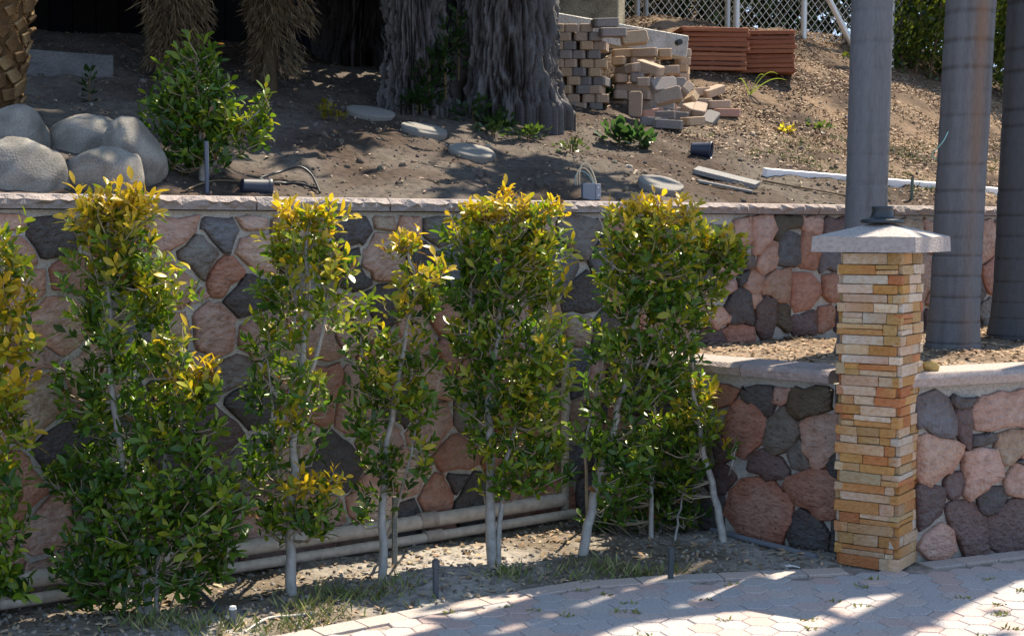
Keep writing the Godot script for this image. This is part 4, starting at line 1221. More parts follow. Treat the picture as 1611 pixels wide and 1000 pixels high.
func bricks() -> void:
	for c in [lin(0.44, 0.33, 0.25), lin(0.40, 0.31, 0.25), lin(0.30, 0.265, 0.25), lin(0.47, 0.345, 0.23), lin(0.22, 0.205, 0.20), lin(0.46, 0.27, 0.21)]:
		var g := Geo.new()      # an oblong paver with cut corners
		var out := []
		for q in [[-0.1, -0.036], [-0.086, -0.05], [0.086, -0.05], [0.1, -0.036], [0.1, 0.036], [0.086, 0.05], [-0.086, 0.05], [-0.1, 0.036]]:
			out.append(Vector3(q[0], 0, q[1]))
		var rings := []
		for k in [[0.95, -0.032], [1.0, -0.028], [1.0, 0.027], [0.94, 0.032]]:
			var rr := []
			for q in out: rr.append(Vector3(q.x * k[0], k[1], q.z - signf(q.z) * (1.0 - k[0]) * 0.08))
			rings.append(rr)
		for k in 3:
			for i in 8:
				var j := (i + 1) % 8
				g.flat4(rings[k][j], rings[k][i], rings[k + 1][i], rings[k + 1][j], c)
		for i in 8:
			g.flat(Vector3(0, 0.032, 0), rings[3][(i + 1) % 8], rings[3][i], c)
			g.flat(Vector3(0, -0.032, 0), rings[0][i], rings[0][(i + 1) % 8], c)
		brick_kinds.append(g.mesh())
	var nth := ["lowest", "second", "third", "fourth", "fifth", "sixth", "seventh", "eighth", "ninth", "tenth", "eleventh"]
	var from_left := ["first", "second", "third", "fourth"]
	# the tidy stack beside the tree: ends of the bricks face us
	var foot := on_hill(925, 172)
	foot.z -= 0.15
	for k in 10:
		for i in 4:
			if k == 9 and i == 3: continue
			var p := foot + Vector3(-0.27 + i * 0.118 + (0.05 if k % 2 else 0.0) + rng.randf_range(-0.012, 0.012) - k * 0.004, 0.02 + k * 0.0735, rng.randf_range(-0.02, 0.02))
			brick("paving brick in the tidy stack beside the tree, %s course up, %s from left" % [nth[k], from_left[i]], p, 90 + rng.randf_range(-13, 13) - 8, 0, 0, [0, 1, 3, 2, 0, 4][rng.randi() % 6], "bricks of the tidy stack")
	# the leaning stack in the middle
	foot = on_hill(1008, 182)
	foot.z -= 0.22
	for k in 8:
		for i in 3:
			if k > 5 and i == 2 and k != 7: continue
			var p := foot + Vector3(-0.16 + i * 0.165 + (0.04 if k % 2 else 0.0) + rng.randf_range(-0.03, 0.03), 0.03 + k * 0.0735, rng.randf_range(-0.05, 0.04))
			brick("paving brick in the leaning middle stack, %s course from the ground, %s from the left" % [nth[k], from_left[i]], p, rng.randf_range(-25, 25) + (90 if rng.randf() < 0.4 else 0), rng.randf_range(-2, 2), rng.randf_range(-3, 3), [0, 1, 3, 2, 0, 1][rng.randi() % 6], "bricks of the leaning stack")
	foot = on_hill(1072, 150)
	foot.z -= 0.1
	for k in 6:
		brick("paving brick in the narrow right-hand pile against the clay tiles, %s from the ground" % nth[k], foot + Vector3(rng.randf_range(-0.03, 0.03), 0.02 + k * 0.0735, rng.randf_range(-0.03, 0.03)), rng.randf_range(50, 115), rng.randf_range(-3, 3), rng.randf_range(-4, 4), [0, 1, 0, 3][k % 4], "bricks of the right-hand pile")
	# on top: two grey bricks beside the concrete post
	brick("grey brick lying flat on top of the tidy stack, upper of two", at(952, 36, 11.75), 20, 0, 4, 4, "")
	brick("pale grey brick jutting out at the top of the stacks, under the upper grey one", at(964, 51, 11.7), 12, 0, 2, 2, "")
	brick("short grey brick beside the jutting one, against the concrete post", at(985, 52, 11.8), 8, 0, 0, 2, "")
	brick("brown brick standing on its end above the middle stack", at(998, 60, 11.75), 30, 70, 20, 3, "")
	for e in [[740, 425, 11.45, 30, 0, 8, 0, "bright brick lying askew on the front of the middle stack"], [815, 430, 11.4, -35, 8, -20, 0, "sunlit brick sliding down the front of the middle stack"], [785, 545, 11.4, 70, 0, 4, 1, "brick with its end forward below the sliding one"], [920, 570, 11.35, 40, 60, 20, 2, "tilted brick showing its pale square face, upper of the two leaning"], [1000, 570, 11.4, -40, 60, -10, 2, "brick leaning back beside the pale square face"], [960, 655, 11.3, 20, 70, 40, 1, "big-faced brick tipped up in the middle of the heap"], [1075, 630, 11.35, -50, 40, 30, 1, "brick wedged on edge behind the bright flat ones"]]:
		brick("paving brick: " + e[7], at(860 + e[0] / 5.0, 20 + e[1] / 5.0, e[2]), e[3], e[4], e[5], e[6], "")
	for e in [[700, 790, 80, 0, 78, 1, 0.09, "brick standing on end at the left foot of the heap"], [815, 795, 30, 0, 10, 5, 0.03, "reddish brick half hidden at the foot of the heap"], [920, 760, 10, 80, 0, 5, 0.05, "ribbed reddish brick on edge at the front of the heap"], [905, 815, 5, 0, 2, 4, 0.03, "dark grey brick behind the front pair"], [1015, 822, -5, 0, -3, 4, 0.03, "dark grey brick to the right behind the front pair"], [845, 865, -8, 0, -4, 4, 0.03, "dark grey brick at the very front of the heap, left one"], [960, 885, -8, 0, -4, 4, 0.03, "dark grey brick at the very front of the heap, right one"], [1190, 670, 25, 0, 6, 0, 0.08, "bright flat brick on the right of the heap"], [1200, 700, 15, 0, 0, 0, 0.02, "brick under the bright flat one on the right of the heap"], [1310, 655, 35, 10, 18, 0, 0.07, "sunlit brick tipped up at the right of the heap"], [1350, 735, 20, 0, 3, 0, 0.04, "sunlit flat brick second from the right end of the heap"], [1420, 790, 12, 0, 0, 5, 0.03, "pink perforated brick lying flat at the right end of the heap"], [1140, 790, 60, 30, 10, 1, 0.06, "brown brick piled at the front right of the heap, left one"], [1205, 810, 80, 10, 25, 1, 0.07, "brown brick piled at the front right of the heap, middle one"], [1150, 850, 40, 0, 5, 3, 0.02, "brown brick under the front right pair"], [1285, 850, 70, 20, 30, 4, 0.04, "grey brick at the front right of the heap, rightmost one"], [1100, 720, -30, 40, 20, 3, 0.07, "orange-brown brick tilted in the middle of the heap"], [1060, 720, 40, 0, 0, 1, 0.02, "brick lying below the tilted orange-brown one"], [960, 770, 40, 0, 0, 1, 0.02, "brick buried in the middle of the heap"], [880, 700, 30, 0, 0, 4, 0.05, "shaded brick at the back of the heap"], [1000, 700, 70, 0, 10, 1, 0.08, "brick propping up the big-faced one"]]:
		var p := on_hill(860 + e[0] / 5.0, 20 + e[1] / 5.0 + 5.0)
		brick("paving brick: " + e[7], p + Vector3(0, e[6], 0), e[2], e[3], e[4], e[5], "")

func clay_tiles() -> void:
	var nth := ["bottom", "second", "third", "fourth", "fifth", "sixth", "seventh", "eighth", "top"]
	var tones := []
	for c in [lin(0.30, 0.12, 0.07), lin(0.27, 0.105, 0.06), lin(0.34, 0.15, 0.09), lin(0.24, 0.10, 0.065)]:
		var g := Geo.new()
		g.block(Transform3D.IDENTITY, Vector3(0.66, 0.04, 0.42), 0.006, c, c, 0.004, rng)
		g.block(Transform3D(Basis.IDENTITY, Vector3(0, -0.006, 0.204)), Vector3(0.655, 0.034, 0.03), 0.008, c, c, 0.003, rng)
		for k in [-0.3, 0.0, 0.3]:
			g.block(Transform3D(Basis.IDENTITY, Vector3(k, 0.016, 0.0)), Vector3(0.05, 0.02, 0.415), 0.008, c, c)
		tones.append(g.mesh())
	for s in 2:
		var foot := on_hill([1118, 1196][s], [112, 118][s])
		foot.z -= 0.12
		var low: float = at(1196, 121, -(foot.z)).y
		foot.y = maxf(low, hill_at(foot) - 0.1)
		var turn := Basis(Vector3.UP, deg_to_rad([7.0, -4.0][s]))
		for k in 9:
			var o := part("clay_roof_tile", tones[rng.randi() % 4], M.brick, self)
			o.transform = Transform3D(turn.rotated(Vector3.UP, rng.randf_range(-0.04, 0.04)), foot + Vector3(rng.randf_range(-0.02, 0.02), 0.03 + k * 0.0455, rng.randf_range(-0.014, 0.014)))
			tag(o, "terracotta roof tile, %s of the %s stack of clay tiles" % [nth[k], ["left", "right"][s]], "roof tile", "terracotta tiles stacked before the fence")

func post_and_walls() -> void:
	var g := Geo.new()
	var a := at(870, 34, 12.35)
	var b := at(1077, 70, 12.75)
	var d := (b - a).normalized()
	var m := Basis(d, d.cross(Vector3.UP).normalized().cross(d).normalized(), d.cross(Vector3.UP).normalized())
	g.block(Transform3D(m, (a + b) / 2 - Vector3(0, 0.03, 0)), Vector3(a.distance_to(b), 0.2, 0.17), 0.012, lin(0.50, 0.48, 0.45), lin(0.54, 0.52, 0.49))
	var t := thing("concrete_post", "long pale concrete post lying across the back of the brick stacks", "post", (a + b) / 2)
	var o := part("shaft", g, M.plaster, t)
	o.position = -t.position
	var h := Geo.new()
	var hole := at(1066, 67, 12.64) - t.position
	h.tube([hole + m.z * 0.004, hole + m.z * 0.06], [0.028, 0.026], 14, lin(0.012, 0.012, 0.012), true)
	part("bolt_hole", h, M.plastic, t)
	var w := Geo.new()
	var c := at(928, 40, 14.2)
	w.block(Transform3D(Basis(Vector3.UP, deg_to_rad(-14.0)), Vector3(c.x - 0.04, 3.6, c.z)), Vector3(0.74, 3.2, 0.4), 0.02, lin(0.36, 0.32, 0.235), lin(0.38, 0.34, 0.25))
	tag(part("gate_pier", w, M.plaster, self), "tan stucco pier behind the brick stacks at the end of the fence", "pier")
	# the low concrete kerb in the shade
	var k := Geo.new()
	var p := on_hill(-30, 108)
	var q := on_hill(180, 122)
	p.y += 0.02; q.y += 0.02
	var kd := (q - p).normalized()
	var kz := kd.cross(Vector3.UP).normalized()
	k.block(Transform3D(Basis(kd, kz.cross(kd), kz), (p + q) / 2 - kz * 0.06), Vector3(p.distance_to(q), 0.24, 0.1), 0.008, lin(0.17, 0.17, 0.175), lin(0.14, 0.14, 0.145))
	tag(part("concrete_kerb", k, M.plaster, self), "low grey concrete kerb in the shade above the boulders", "kerb")
	# the dark shed that closes the view on the left
	var s := thing("shed", "dark weathered board shed in deep shade behind the conifers", "shed", us(3.0, 5.6, 0))
	var bx := Basis(along, Vector3.UP, front)
	var body := Geo.new()
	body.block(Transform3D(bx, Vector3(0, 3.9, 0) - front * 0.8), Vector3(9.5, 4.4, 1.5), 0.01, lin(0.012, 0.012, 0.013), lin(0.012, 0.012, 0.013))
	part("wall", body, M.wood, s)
	var boards := []
	for i in 3:
		var gb := Geo.new()
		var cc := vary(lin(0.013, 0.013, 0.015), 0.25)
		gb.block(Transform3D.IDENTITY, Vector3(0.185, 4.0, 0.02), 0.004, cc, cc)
		boards.append(gb.mesh())
	for i in 48:
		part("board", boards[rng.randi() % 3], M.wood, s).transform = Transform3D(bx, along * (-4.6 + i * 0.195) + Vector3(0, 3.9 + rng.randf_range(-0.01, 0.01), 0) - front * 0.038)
	var rf := Geo.new()
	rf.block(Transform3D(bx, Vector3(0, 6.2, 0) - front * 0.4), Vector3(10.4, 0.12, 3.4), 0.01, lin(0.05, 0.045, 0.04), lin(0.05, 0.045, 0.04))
	part("roof", rf, M.wood, s)

func fence() -> void:
	var a := at(975, 60, 14.75)
	var b := at(1420, 60, 15.8)
	a.y = 0; b.y = 0
	var d := (b - a).normalized()
	var long := a.distance_to(b)
	var t := thing("chain_link_fence", "galvanised chain-link fence with pipe posts behind the clay tiles", "fence", a)
	var lower := hill_at(a + d * 1.5) - 0.1
	var g := Geo.new()
	var pitch := 0.086
	var high := 2.0
	var out := d.cross(Vector3.UP)
	for i in range(-24, int(long / pitch) + 1):
		for s in 2:
			var x0 := i * pitch
			var p0 := Vector2(maxf(x0, 0), maxf(-x0, 0) / 0.85)
			var x1 := minf(x0 + high * 0.85, long)
			var p1 := Vector2(x1, (x1 - x0) / 0.85)
			if p1.x <= p0.x: continue
			var u0: float = p0.x if s == 0 else long - p0.x
			var u1: float = p1.x if s == 0 else long - p1.x
			var o := out * (0.0025 if s else -0.0025)
			g.tube([d * u0 + o + Vector3(0, lower + p0.y, 0), d * u1 + o + Vector3(0, lower + p1.y, 0)], [0.0032, 0.0032], 4, lin(0.55, 0.56, 0.55))
	kind(part("wire_mesh", g, M.metal, t), "stuff")
	for e in [[1000, 0.032, 0.3], [1014, 0.026, 0.26], [1142, 0.03, 0.42], [1156, 0.034, 0.6], [1262, 0.033, 0.6], [1400, 0.033, 0.6]]:
		var p := on_plane(e[0], 60, out, out.dot(a))
		var gp := Geo.new()
		var y := hill_at(p) - 0.2
		var q := Vector3(p.x, 0, p.z) - a - out * -0.04
		gp.tube([q + Vector3(0, y, 0), q + Vector3(0, y + 2.5, 0)], [e[1], e[1]], 12, lin(e[2], e[2], e[2] * 0.97), true)
		part("post", gp, M.metal, t)
	var br := Geo.new()
	var u := on_plane(1298, -14, out, out.dot(a) + 0.05) - a
	var v := on_plane(1352, 92, out, out.dot(a) + 0.05) - a
	br.tube([u, v], [0.033, 0.033], 10, lin(0.62, 0.63, 0.63), true)
	part("brace", br, M.metal, t)

func tubing(called: String, label: String, category: String, pts: Array, r: float, col: Color, m: Material, r_end := -1.0) -> MeshInstance3D:
	var fine := []
	for i in pts.size() - 1:      # a smooth line through the points
		var p0: Vector3 = pts[maxi(i - 1, 0)]
		var p1: Vector3 = pts[i]
		var p2: Vector3 = pts[i + 1]
		var p3: Vector3 = pts[mini(i + 2, pts.size() - 1)]
		for k in 5: fine.append(p1.cubic_interpolate(p2, p0, p3, k / 5.0))
	fine.append(pts[-1])
	var radii := []
	for i in fine.size(): radii.append(r if r_end < 0 else lerpf(r, r_end, float(i) / fine.size()))
	var g := Geo.new()
	var base: Vector3 = pts[0]
	for i in fine.size(): fine[i] -= base
	g.tube(fine, radii, 9, col, true)
	var o := part(called, g, m, self)
	o.position = base
	tag(o, label, category)
	return o

func lying(list: Array, lift: float) -> Array:
	var out := []
	for p in list: out.append(on_hill(p[0], p[1]) + Vector3(0, lift + (p[2] if p.size() > 2 else 0.0), 0))
	return out

func on_soil(px: float, py: float) -> Vector3:
	var p := on_y(px, py, 0.01)
	p.y = soil_y(p.x, p.z)
	return p

func clutter() -> void:
	# drain pipes along the foot of the wall
	for e in [[0.055, 0.12, 0.037, "upper and thicker tan drain pipe along the foot of the wall behind the trunks", -1.0, 2.98], [0.11, 0.05, 0.025, "lower and thinner tan drain pipe along the foot of the wall behind the trunks", -1.0, 3.02]]:
		var t := thing("drain_pipe", e[3], "pipe", us(e[4], -e[0], e[1]), "tan drain pipes at the wall foot")
		var g := Geo.new()
		g.tube([Vector3.ZERO, along * 0.9 + Vector3(0, 0.006, 0), along * 1.9, along * 2.9 - Vector3(0, 0.004, 0), along * (e[5] - e[4])], [e[2], e[2], e[2], e[2], e[2]], 18, lin(0.55, 0.47, 0.385), true)
		part("tube", g, M.pipe, t)
		for u in [1.35, 3.1]:
			var c := Geo.new()
			c.tube([along * (u - 0.05), along * (u + 0.05)], [e[2] + 0.005, e[2] + 0.005], 18, lin(0.42, 0.345, 0.28), true)
			part("coupling", c, M.pipe, t)
	var corner := on_plane(889, 700, front, front.dot(wall_start) + 0.05)
	tubing("downpipe", "upright cream pipe against the wall in the gap between the two broadest shrubs", "pipe", [Vector3(corner.x, 0.0, corner.z), Vector3(corner.x, 0.5, corner.z), Vector3(corner.x, 0.98, corner.z)], 0.024, lin(0.44, 0.39, 0.31), M.pipe)
	# risers and stakes in the planting strip
	for e in [[685, 936, 0.165, 0.0135, lin(0.05, 0.06, 0.075), "dark grey sprinkler riser standing in the soil before the middle shrubs"], [1055, 908, 0.155, 0.0135, lin(0.045, 0.055, 0.065), "dark sprinkler riser standing at the edge of the pavers, right of the leaning trunk"]]:
		var p := on_soil(e[0], e[1])
		var t := thing("sprinkler_riser", e[5], "riser", p, "sprinkler risers in the planting strip")
		var g := Geo.new()
		g.tube([Vector3(0, -0.03, 0), Vector3(0.002, e[2] * 0.82, 0)], [e[3], e[3]], 12, e[4], true)
		part("tube", g, M.plastic, t)
		var c := Geo.new()
		c.tube([Vector3(0.002, e[2] * 0.8, 0), Vector3(0.002, e[2], 0)], [e[3] * 1.3, e[3] * 1.25], 12, e[4], true)
		part("nozzle", c, M.plastic, t)
	var rp := on_soil(366, 984)
	var rt := thing("sprinkler_riser", "short grey riser with a white cap and slanting black tube at the lower left", "riser", rp, "sprinkler risers in the planting strip")
	var rg := Geo.new()
	rg.tube([Vector3(0, -0.03, 0), Vector3(0, 0.075, 0)], [0.014, 0.014], 12, lin(0.1, 0.11, 0.125), true)
	part("tube", rg, M.plastic, rt)
	var rc := Geo.new()
	rc.tube([Vector3(0, 0.073, 0), Vector3(0, 0.085, 0)], [0.016, 0.013], 12, lin(0.6, 0.6, 0.58), true)
	part("cap", rc, M.plastic, rt)
	var rs := Geo.new()
	rs.tube([Vector3(-0.01, 0.02, 0), on_soil(310, 940) - rp + Vector3(0, 0.03, 0)], [0.011, 0.011], 10, lin(0.05, 0.06, 0.075), true)
	part("supply_tube", rs, M.plastic, rt)
	var st := Geo.new()
	var sp := on_soil(621, 890)
	st.block(Transform3D(Basis(Vector3.UP, 0.4).rotated(Vector3.FORWARD, 0.01), Vector3(0, 0.15, 0)), Vector3(0.024, 0.36, 0.016), 0.002, lin(0.2, 0.2, 0.17), lin(0.23, 0.22, 0.19), 0.001, rng)
	var so := part("garden_stake", st, M.wood, self)
	so.position = sp
	tag(so, "short grey wooden stake in front of the drain pipes beside the sparse shrub", "stake")
	tubing("hose", "thin grey hose lying in the soil beside the paving at the lower left", "hose", [on_soil(385, 990) + Vector3(0, 0.005, 0), on_soil(420, 977) + Vector3(0, 0.008, 0), on_soil(460, 972) + Vector3(0, 0.006, 0), on_soil(500, 968) + Vector3(0, 0.004, 0)], 0.007, lin(0.3, 0.28, 0.25), M.plastic)
	tubing("pipe", "half-buried dark pipe along the foot of the lower wall left of the pillar", "pipe", [on_soil(1120, 838) + Vector3(0, 0.012, 0), on_soil(1180, 853) + Vector3(0, 0.014, 0), on_soil(1235, 866) + Vector3(0, 0.01, 0), on_soil(1285, 878) + Vector3(0, 0.004, 0)], 0.016, lin(0.12, 0.13, 0.15), M.plastic)
	var paper := Geo.new()
	for e in [[0.0, 0.6], [0.35, -0.2]]:
		paper.block(Transform3D(Basis(Vector3.UP, e[1]).rotated(Vector3.FORWARD, 0.2), Vector3(e[0] * 0.06, 0.012, 0)), Vector3(0.055, 0.004, 0.014), 0.001, lin(0.7, 0.7, 0.68), lin(0.75, 0.75, 0.74))
	var po := part("litter", paper, M.plain, self)
	po.position = on_soil(1243, 889)
	tag(po, "scrap of white litter on the soil left of the pillar", "litter")
	# on the slope just behind the upper wall
	var box_at := us(0, 0)
	var bq := on_plane(926, 318, front, front.dot(wall_start) - 0.36)
	box_at = Vector3(bq.x, hill_at(bq) - 0.01, bq.z)
	var jt := thing("junction_box", "grey electrical box with looped tan cables on top of the upper wall", "box", box_at)
	var jg := Geo.new()
	jg.block(Transform3D(Basis(Vector3.UP, 0.15), Vector3(0, 0.05, 0)), Vector3(0.08, 0.1, 0.06), 0.004, lin(0.15, 0.165, 0.2), lin(0.15, 0.165, 0.2))
	part("case", jg, M.plastic, jt)
	var jc := Geo.new()
	jc.block(Transform3D(Basis(Vector3.UP, 0.15), Vector3(0.052, 0.05, 0.004)), Vector3(0.03, 0.092, 0.05), 0.003, lin(0.2, 0.215, 0.25), lin(0.2, 0.215, 0.25))
	for yy in [0.03, 0.075]:
		jc.tube([Vector3(0.055, yy, 0.028), Vector3(0.056, yy, 0.036)], [0.006, 0.006], 8, lin(0.5, 0.5, 0.52), true)
	part("cover", jc, M.plastic, jt)
	for e in [[lin(0.5, 0.40, 0.27), 0.005, -0.03, 0.045, 0.225], [lin(0.48, 0.38, 0.26), 0.005, -0.045, 0.035, 0.2], [lin(0.25, 0.36, 0.34), 0.003, -0.055, 0.03, 0.18]]:
		var cg := Geo.new()
		var pts := []
		for i in 17:
			var a := PI * i / 16.0
			pts.append(Vector3(lerpf(e[2] - 0.02, e[3], (1 - cos(a)) / 2.0) - 0.02 * sin(a), 0.09 + (e[4] - 0.1) * sin(a), 0.012 * sin(a * 2.0)))
		cg.tube(pts, range(17).map(func(_i): return e[1]), 7, e[0])
		part("cable", cg, M.plastic, jt)
	tubing("plant_stake", "thin dark metal stake standing upright in front of the slope shrub", "stake", [on_hill(325, 303) - Vector3(0, 0.05, 0), at_z(325, 268, on_hill(325, 303).z), at_z(324, 222, on_hill(325, 303).z)], 0.0105, lin(0.07, 0.085, 0.12), M.plastic)
	tubing("irrigation_hose", "black irrigation hose arching over the soil behind the coping", "hose", lying([[410, 283], [440, 284, 0.03], [470, 281, 0.05], [490, 290, 0.04], [503, 305, 0.0]], 0.008), 0.007, lin(0.02, 0.02, 0.024), M.plastic)
	tubing("irrigation_hose", "lower black irrigation hose lying flat below the arching one", "hose", lying([[408, 283], [425, 290], [448, 292], [475, 294], [500, 300]], 0.008), 0.007, lin(0.025, 0.025, 0.03), M.plastic)
	tubing("stick", "thin dry stick on the soil right of the plant stake", "stick", lying([[292, 303], [315, 293], [345, 287], [395, 290]], 0.01), 0.005, lin(0.2, 0.15, 0.1), M.dry, 0.003)
	# pots and planks
	for e in [[402, 301, 0.055, 0.15, 0.5, lin(0.012, 0.016, 0.034), "crushed dark blue plastic pot lying behind the coping near the black hose"], [1104, 246, 0.062, 0.15, -0.35, lin(0.02, 0.028, 0.055), "dark blue plant pot lying on its side on the mulch below the ivy"]]:
		var p := on_hill(e[0], e[1])
		var t := thing("plant_pot", e[6], "plant pot", p + Vector3(0, e[2] * (0.7 if e[0] > 1000 else 0.25), 0), "dark blue plastic pots")
		var rows := []
		var ax := Basis(Vector3.UP, e[4]) * Basis(Vector3.BACK, PI / 2 - 0.1)
		for k in [[0.0, -0.5], [0.7, -0.5], [0.74, -0.46], [0.95, 0.38], [1.06, 0.39], [1.06, 0.5], [0.98, 0.5], [0.93, 0.36], [0.68, -0.44], [0.0, -0.45]]:
			var rr := []
			for i in 22:
				var an := -TAU * i / 22
				rr.append(ax * Vector3(cos(an) * k[0] * e[2], -k[1] * e[3], sin(an) * k[0] * e[2] * 0.85))
			rows.append(rr)
		var g := Geo.new()
		g.ring_grid(rows, true)
		for i in g.c.size(): g.c[i] = e[5]
		part("shell", g, M.plastic, t)
	for e in [["plank", "weathered grey board lying on the slope below the dark pot", 1094, 272, 1192, 297, 0.11, 0.035, lin(0.30, 0.29, 0.28), M.wood, 0.02], ["plank", "narrow grey batten half buried along the weathered board", 1098, 288, 1184, 306, 0.025, 0.02, lin(0.24, 0.24, 0.24), M.wood, 0.01], ["fence_rail", "long white plastic fence rail lying across the slope behind the palms", 1203, 280, 1600, 312, 0.06, 0.062, lin(0.78, 0.78, 0.8), M.plastic, 0.035]]:
		var p := on_hill(e[2], e[3])
		var q := on_hill(e[4], e[5])
		p.y += e[10]; q.y += e[10]
		var d := (q - p).normalized()
		var zz := d.cross(Vector3(0, 1, 0.25)).normalized()
		var g := Geo.new()
		g.block(Transform3D(Basis(d, zz.cross(d), zz), Vector3.ZERO), Vector3(p.distance_to(q), e[7], e[6]), 0.004, e[8], e[8], 0.002, rng)
		var o := part(e[0], g, e[9], self)
		o.position = (p + q) / 2
		tag(o, e[1], "plank" if e[0] == "plank" else "rail")
	tubing("stick", "long brown stick lying below the white rail left of the slim palm", "stick", lying([[1200, 287], [1250, 297], [1300, 306], [1340, 312]], 0.012), 0.009, lin(0.16, 0.12, 0.085), M.dry, 0.005)
	tubing("ground_stake", "small grey-green stake between the slim and the streaked palm, by the white rail", "stake", [on_hill(1435, 312) - Vector3(0, 0.04, 0), on_hill(1435, 312) + Vector3(0, 0.07, 0), on_hill(1435, 312) + Vector3(0.003, 0.155, 0)], 0.012, lin(0.16, 0.19, 0.16), M.wood)
	tubing("wire", "short teal wire sticking out from the streaked palm trunk", "wire", [at_z(1474, 250, -8.17), at_z(1466, 244, -8.1), at_z(1480, 228, -8.06), at_z(1487, 218, -8.06), at_z(1492, 207, -8.08)], 0.003, lin(0.2, 0.42, 0.38), M.plastic)
	boulder("small yellow stone lying on the coping of the lower wall right of the pillar", on_plane(1465, 580, Vector3(0.38, 0, 0.925), Vector3(0.38, 0, 0.925).dot(Vector3(1.93, 0, -6.59)) - 0.06), Vector3(0.042, 0.028, 0.03), 0.1, 0.4, 21)
	var ys: MeshInstance3D = get_child(get_child_count() - 1)
	ys.name = "stone"
	ys.remove_meta("group")
	ys.set_meta("category", "stone")
	ys.position.y = 0.925
	var am: ArrayMesh = ys.mesh
	var arr := am.surface_get_arrays(0)
	var cc: PackedColorArray = arr[Mesh.ARRAY_COLOR]
	for i in cc.size(): cc[i] = lin(0.55, 0.38, 0.14)
	arr[Mesh.ARRAY_COLOR] = cc
	var am2 := ArrayMesh.new()
	am2.add_surface_from_arrays(Mesh.PRIMITIVE_TRIANGLES, arr)
	ys.mesh = am2

func plants() -> void:
	var p := on_hill(932, 150)
	ivy("ivy_plant", "glossy ivy plant in front of the tidy brick stack beside the tree", [[p + Vector3(-0.02, 0.06, 0), 0.14, 0.09], [p + Vector3(0.1, 0.0, 0.08), 0.1, 0.07]], 90, 0.09, lin(0.04, 0.085, 0.04))
	p = on_hill(985, 228)
	ivy("ivy_plant", "broad-leaved ivy plant on the slope below the brick heap", [[p + Vector3(-0.04, 0.06, 0), 0.19, 0.08], [p + Vector3(0.1, 0.03, 0.03), 0.1, 0.06]], 80, 0.095, lin(0.045, 0.10, 0.045))
	p = on_hill(512, 190)
	ivy("weed", "small yellowing weed beside the highest stepping stone", [[p + Vector3(0, 0.06, 0), 0.06, 0.06], [p + Vector3(0.08, 0.02, 0.03), 0.07, 0.03]], 46, 0.045, lin(0.2, 0.17, 0.03))
	p = on_hill(1238, 210)
	ivy("weed", "small bright yellow plant in the mulch left of the slim palm", [[p + Vector3(0, 0.035, 0), 0.07, 0.04]], 34, 0.055, lin(0.5, 0.4, 0.05))
	p = on_hill(1290, 205)
	ivy("weed", "low green weed in the mulch beside the yellow plant", [[p + Vector3(0, 0.02, 0), 0.12, 0.03]], 40, 0.045, lin(0.1, 0.15, 0.04))
	p = on_hill(140, 160)
	ivy("weed", "slender green weed growing above the boulders below the kerb", [[p + Vector3(0, 0.1, 0), 0.04, 0.12]], 40, 0.045, lin(0.035, 0.07, 0.022))
	p = on_hill(775, 215)
	ivy("weed", "patch of low green weeds at the foot of the massive tree", [[p + Vector3(0, 0.05, 0), 0.16, 0.06], [p + Vector3(0.25, 0.03, 0.02), 0.14, 0.05]], 190, 0.04, lin(0.06, 0.1, 0.03))
	p = on_hill(900, 240)
	ivy("weed", "low green weed on the slope right of the lowest tree roots", [[p + Vector3(0, 0.04, 0), 0.12, 0.04]], 60, 0.04, lin(0.06, 0.09, 0.03))
	# grass
	var t := thing("grass_clump", "long arching green grass blades in front of the right stack of clay tiles", "grass", on_hill(1180, 152))
	var g := Geo.new()
	for e in [[0.26, 0.22], [0.34, 0.16], [0.14, 0.2], [-0.12, 0.16]]:
		var rows := []
		for i in 8:
			var q := i / 7.0
			rows.append([Vector3(e[0] * q - 0.0, e[1] * sin(q * 2.0), -0.01), Vector3(e[0] * q, e[1] * sin(q * 2.0) + 0.018 * (1 - q), 0.0)])
		g.ring_grid(rows, false)
	for i in g.c.size(): g.c[i] = lin(0.2, 0.27, 0.06)
	part("blades", g, M.leaf, t)

